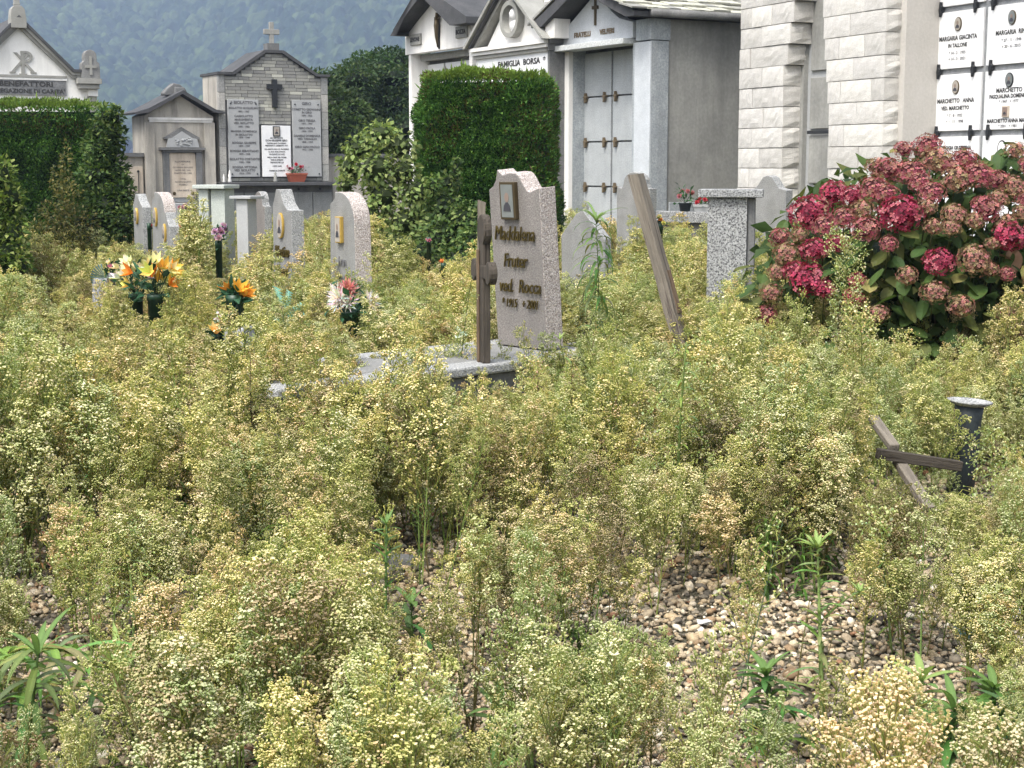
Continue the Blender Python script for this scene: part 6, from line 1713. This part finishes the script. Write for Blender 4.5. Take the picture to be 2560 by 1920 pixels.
W_('side shoot of pale leaves leaning right from the gravel weed', at(2062, 1545, 4.13), at(2150, 1480, 4.1), (0.0, 0, 0.01), 14, 0.06, 0.010, 0.6, GRL, 44, 0.004, crown=9)
W_('weed with an arched drooping tip above the middle of the field', gz(955, 1330), at(880, 985, 5.9), (0.05, 0, 0.06), 26, 0.09, 0.008, 1.8, GRL, 5, 0.005, heads=('green', 12, 0.16, True))
W_('tall pale seeding weed standing in front of the hydrangea', gz(2128, 1060), at(2112, 598, 7.4), (0.0, 0, 0), 12, 0.05, 0.005, 1.0, GRL, 6, 0.0035, heads=('green', 70, 0.17, False))
W_('shorter seeding weed before the hydrangea, right of the tall pale one', gz(2160, 1120), at(2152, 790, 7.0), (0.0, 0, 0), 10, 0.05, 0.005, 1.0, GRL, 7, 0.0035, heads=('yellow', 60, 0.15, False))
W_('dark-stemmed dry weed in the middle left of the field', gz(632, 1300), at(625, 890, 6.0), (0.0, 0, 0), 10, 0.05, 0.005, 0.8, (0.06, 0.06, 0.03), 8, 0.0035, heads=('brown', 16, 0.08, False), stemcol=(0.05, 0.05, 0.03))
W_('dark slanting weed stem at the left edge', gz(-10, 1480), at(60, 1130, 4.9), (0.0, 0, 0), 8, 0.05, 0.005, 0.8, GRD, 9, 0.0035, heads=('tan', 8, 0.08, False), stemcol=(0.06, 0.08, 0.04))
W_('pale green nodding weed at the lower left, arching over its neighbours', gz(330, 1690), at(300, 1300, 4.6), (0.02, 0, 0.0), 22, 0.12, 0.011, 1.5, GRL, 10, 0.005, heads=('green', 34, 0.15, True))
W_('second pale green nodding weed just left of the arching one', gz(230, 1640), at(215, 1330, 4.8), (0.0, 0, 0.0), 16, 0.10, 0.010, 1.5, GRL, 11, 0.005, heads=('green', 24, 0.14, True))
W_('slanting thin weed with white fluffy heads left of the gravel patch', gz(1820, 1850), at(1960, 1290, 4.3), (0.0, 0, 0), 14, 0.04, 0.004, 0.8, GRD, 12, 0.003, heads=('green', 14, 0.09, False), stemcol=(0.07, 0.10, 0.05))
W_('thin dark-stemmed weed leaning left across the gravel patch', gz(1910, 1800), at(1815, 1480, 4.3), (0.0, 0, 0), 10, 0.04, 0.004, 0.8, GRD, 13, 0.003, heads=('tan', 10, 0.07, False), stemcol=(0.06, 0.06, 0.035))
W_('broad low leafy plant with a nodding shoot, left of the gravel weed', gz(1960, 1890), at(1915, 1690, 3.85), (0.0, 0, 0), 44, 0.15, 0.020, 1.5, GR, 14, 0.007, crown=10, up=0.8)
for i, (u, v, n, c, lb) in enumerate(((2380, 1900, 26, GR, 'low dark green leafy seedling in the lower right corner, leftmost'), (2480, 1840, 26, GR, 'low green leafy seedling in the lower right corner, topmost'), (2540, 1910, 24, GRD, 'low dark leafy seedling at the right border'), (2300, 1820, 14, GRL, 'small bright seedling beside the dead leaf'),
                                 (1250, 1905, 14, GR, 'low leafy seedling at the bottom middle'), (1330, 1930, 12, GRL, 'broad-leaved seedling cut by the bottom edge'), (690, 1440, 12, GRD, 'dark leafy seedling left of the centre'), (1030, 1610, 9, GR, 'small green seedling on the gravel near the centre'))):
    W_(lb, gz(u, v), gz(u, v) + Vector((0.0, 0, 0.13)), (0, 0, 0), n, 0.17, 0.026, 1.4, c, 20 + i, 0.005, t0=0.05, crown=5, name='seedling', up=1.0)
W_('big leafy weed bending over from the left edge of the foreground', at(-170, 1850, 3.85), at(300, 1690, 3.75), (0.0, 0, 0.15), 46, 0.23, 0.021, 1.5, GRL, 30, 0.009, crown=10, t0=0.25, up=0.6)
W_('upright broad-leaved weed at the lower left corner', gz(60, 1940), at(95, 1640, 3.5), (0, 0, 0), 34, 0.22, 0.019, 1.5, GR, 31, 0.008, crown=6, up=0.6)
W_('fallen yellow-green stem lying across the bottom foreground', at(560, 1815, 3.8), at(1020, 1855, 3.75), (0, 0, 0.06), 5, 0.06, 0.006, 0.8, GRL, 32, 0.0055)
for i, (u, v, vt, Y) in enumerate(((1345, 1210, 905, 6.3), (1430, 1240, 930, 6.2), (1530, 1200, 960, 6.4), (1400, 1180, 1010, 6.6))):
    W_(('tallest brown dead weed below the main tomb', 'leafless brown dead weed right of the tallest one', 'thin brown dead weed right of the main tomb', 'small brown dead weed between the others')[i], gz(u, v), at(u, vt, Y), (0, 0, 0), 16, 0.06, 0.010, 1.2, (0.10, 0.08, 0.045), 50 + i, 0.004, heads=('brown', 30, 0.055, False), stemcol=(0.08, 0.06, 0.04))
W_('leafy green weed drooping beside the main gravestone foot', gz(1440, 1050), at(1400, 850, 7.3), (0, 0, 0), 26, 0.10, 0.009, 1.5, GRL, 60, 0.004, crown=6)
W_('dark green weed climbing past the trefoil cross', gz(1150, 1060), at(1180, 690, 7.9), (-0.02, 0, 0), 20, 0.06, 0.006, 1.3, GRD, 61, 0.003, heads=('green', 10, 0.10, True))
for i, (u, vt, Y) in enumerate(((455, 600, 13.0), (470, 560, 13.2), (775, 560, 12.4), (800, 600, 12.0), (930, 640, 11.0), (1580, 640, 11.0), (1700, 650, 10.5), (1850, 690, 9.5), (600, 660, 10.8), (130, 640, 13), (1640, 600, 12.5))):
    q_ = at(u, 700, Y)
    W_(('tall seeding weed right of the curved pink-edged gravestone', 'taller seeding weed in front of the salmon flowers', 'seeding weed between the two central-left gravestones', 'bushy seeding weed left of the arched gravestone', 'seeding weed right of the arched gravestone', 'seeding weed left of the leaning post', 'seeding weed right of the leaning post', 'seeding weed at the foot of the speckled pillar',
        'seeding weed behind the orange lily', 'seeding weed below the left hedge', 'pale seeding weed behind the leaning post')[i], (q_.x, q_.y, 0), at(u, vt, Y), (0, 0, 0), 10, 0.05, 0.006, 1.0, GRL, 70 + i, 0.004, heads=(('yellow', 'green')[i % 2], 40, 0.13, False))
for p_, r_, f_ in ((gz(740, 1120), 0.45, 1.25), (at(700, 900, 8.0), 0.5, 1.15), (at(1360, 900, 7.8), 0.22, 1.15)): HIGH.append((p_[0], p_[1], r_, f_))
HIGH.append((-1.3, 7.1, 0.45, 1.4)); HIGH.append((MT.w(0, -0.9)[0], MT.w(0, -0.9)[1], 0.35, 1.15)); low((-0.18, 7.35), 0.30, 0.55); low((-0.5, 6.95), 0.30, 0.58); low((-0.25, 6.7), 0.35, 0.8); low((1.75, 6.1), 0.3, 0.7); low(at(560, 900, 8.4), 0.5, 0.8); low(at(350, 850, 10.0), 0.8, 0.72); low(at(870, 850, 8.7), 0.6, 0.6); low(gz(2050, 1900), 0.3, 0.55); low(gz(966, 1850), 0.25, 0.55); low(gz(1490, 1060), 0.35, 0.75); low(gz(1700, 1460), 0.3, 0.7); low((-1.15, 3.35), 0.45, 0.5); low((-1.2, 3.75), 0.35, 0.6); low(gz(1960, 1950), 0.3, 0.5); low(gz(1790, 960), 0.5, 0.8); low(at(590, 850, 8.1), 0.55, 0.7); low(at(240, 800, 10.8), 0.4, 0.75)
keep(gz(1300, 1010), 0.16); keep((MT.w(0, -0.1)[0], MT.w(0, -0.1)[1]), 0.26); keep(vb, 0.1)

for i, (u, vt, uf, vf, lb) in enumerate(((2470, 1065, 2500, 1330, 'pale green nodding weed at the right edge, nearest the dark vase'), (2535, 1110, 2560, 1400, 'pale green nodding weed at the right border of the view'), (2430, 1230, 2440, 1420, 'shorter pale green nodding weed before the fallen cross'), (2200, 1290, 2230, 1640, 'thin green weed with white heads over the dead leaf'))):
    f_ = gz(uf, vf)
    W_(lb, f_, at(u, vt, f_.y), (0, 0, 0), 14, 0.08, 0.009, 1.4, GRL, 90 + i, 0.004, heads=('green', 34, 0.14, i < 3))
low(gz(2420, 1960), 0.42, 0.5); low(gz(2300, 1900), 0.25, 0.6)

low((1.62, 5.6), 0.46, 0.55); low(gz(2400, 1170, 0.3), 0.4, 0.55); low((2.0, 7.3), 0.6, 0.82); low((0.05, 7.5), 0.28, 0.6); low((0.12, 7.9), 0.25, 0.6); low(at(1822, 800, 11.4), 0.5, 0.7); low(at(1700, 900, 8.6), 0.4, 0.8); low(at(852, 800, 10.8), 0.4, 0.75); low(at(706, 800, 12.2), 0.4, 0.8)

for i, (u, vt, uf, vf, lb) in enumerate(((1950, 850, 1960, 1120, 'seeding weed at the lower left of the hydrangea'), (2260, 845, 2270, 1120, 'seeding weed before the middle of the hydrangea'), (2420, 860, 2430, 1100, 'seeding weed before the right part of the hydrangea'), (1330, 905, 1330, 1180, 'upright pale weed in front of the main gravestone'))):
    f_ = gz(uf, vf)
    W_(lb, f_, at(u, vt, f_.y), (0, 0, 0), 10, 0.05, 0.006, 1.0, GRL, 120 + i, 0.0035, heads=(('green', 'yellow')[i % 2], 60, 0.14, False))
W_('long arching grassy weed low in the left foreground', at(-60, 1800, 4.1), at(330, 1790, 3.9), (0.0, 0, 0.10), 34, 0.22, 0.016, 1.6, GRL, 130, 0.007, crown=8, t0=0.15)

# ------------------------------------------------------------------ sowing the weed field (last, round everything that stands in it)
def weed_field():
    out = []
    for (y0, y1, dens) in ((2.7, 4.5, 84), (4.5, 5.6, 98), (5.6, 9, 84), (9, 15, 48), (15, 24, 20)):
        n = int(dens * (y1 - y0) * 0.80 * (y0 + y1) / 2)
        nc = n // 5                                            # stems stand in tufts
        Y = NR.uniform(y0, y1, nc); X = NR.uniform(-0.40, 0.40, nc) * Y
        th = NR.normal(0, 0.13, nc)
        k = NR.integers(0, nc, n)
        out.append(np.stack([X[k] + NR.normal(0, 0.09, n), Y[k] + NR.normal(0, 0.09, n), th[k], (k + 7919 * len(out)).astype(float)], 1))
    P = np.concatenate(out)
    x, y = P[:, 0], P[:, 1]
    pr = np.clip(0.74 + 0.38 * smooth2(x, y, 2.6) + 0.40 * smooth2(x, y, 8.0, 4), 0.08, 1)
    for c, a, b, s in BARE:
        q = ((x - c[0]) / a) ** 2 + ((y - c[1]) / b) ** 2
        pr *= 1 - s * np.exp(-q * q * 0.7) * 0.97
    pr *= np.where(y < 5.0, 0.88, 1.0)
    pr *= np.where(y < 3.15, 0.8, 1.0)
    for kx, ky, r in KEEP:
        pr = np.where((x - kx) ** 2 + (y - ky) ** 2 < r * r, 0, pr)
    P = P[NR.uniform(0, 1, len(P)) < pr]
    x, y = P[:, 0], P[:, 1]; n = len(P); tuft = P[:, 2]; cid = P[:, 3].astype(int); P = P[:, :2]
    h = 0.99 + 0.16 * smooth2(x, y, 1.9, 8) + 0.10 * smooth2(x, y, 5.0, 12) + NR.normal(0, 0.10, n) + tuft
    h *= np.where(y < 4.9, 0.84, np.where(y < 9, 1.0, np.where(y < 13, 1.08, 1.15)))
    for kx, ky, r, f in LOW:
        d = ((x - kx) ** 2 + (y - ky) ** 2) / (r * r)
        h *= 1 - (1 - f) * np.exp(-d * d)
    for kx, ky, r, f in HIGH:
        d = ((x - kx) ** 2 + (y - ky) ** 2) / (r * r)
        h *= 1 + (f - 1) * np.exp(-d * d)
    h = np.clip(h, 0.3, 1.9)
    # trodden and thinned ways through the weeds in front of the graves people tend: the stand is lower there
    px = 1280 + FPX * x / y / math.cos(PITCH)
    hmax = np.full(n, 9.0)
    for u0, u1, v, ymax in LANES:
        zc = EYE - math.tan(PITCH + math.atan((v - 960) / FPX)) * y
        inside = (px > u0 - 60 / np.maximum(y / 6, 0.8)) & (px < u1 + 60 / np.maximum(y / 6, 0.8)) & (y < ymax) & (NR.uniform(0, 1, n) < 0.93)
        hmax = np.where(inside, np.minimum(hmax, zc / 0.56), hmax)
    keepm = hmax > 0.30
    h = np.where(keepm, np.minimum(h, hmax * NR.uniform(0.9, 1.02, n)), 0.25)
    # patches of one kind: nearby plants are alike
    zone = smooth2(x, y, 1.1, 16)
    table = NR.choice(len(kinds), 40000, p=KW)
    idx = np.where(NR.uniform(0, 1, n) < 0.6, table[cid % 40000], NR.choice(len(kinds), n, p=KW))
    tan = (zone > 0.35) & (NR.uniform(0, 1, n) < 0.45); idx[tan] = NR.choice([3, 4, 9], tan.sum())
    grn = ((zone < -0.4) | (x < -0.3 * y)) & (NR.uniform(0, 1, n) < 0.45); idx[grn] = NR.choice([5, 7], grn.sum())
    rot = np.stack([NR.normal(0, 0.11, n), NR.normal(0, 0.11, n), NR.uniform(0, 6.28, n)], 1)
    wid = h * NR.uniform(0.85, 1.15, n) * np.where(y > 9, 1.25, 1.0)
    scl = np.stack([wid, wid, h], 1)
    P3 = np.concatenate([P, np.zeros((n, 1))], 1)
    scatter('horseweed_field', kinds, P3, rot, scl, idx, 'dense stand of dry yellow horseweed gone to seed over the graves', 'weeds')
    print('weeds', n)
weed_field()
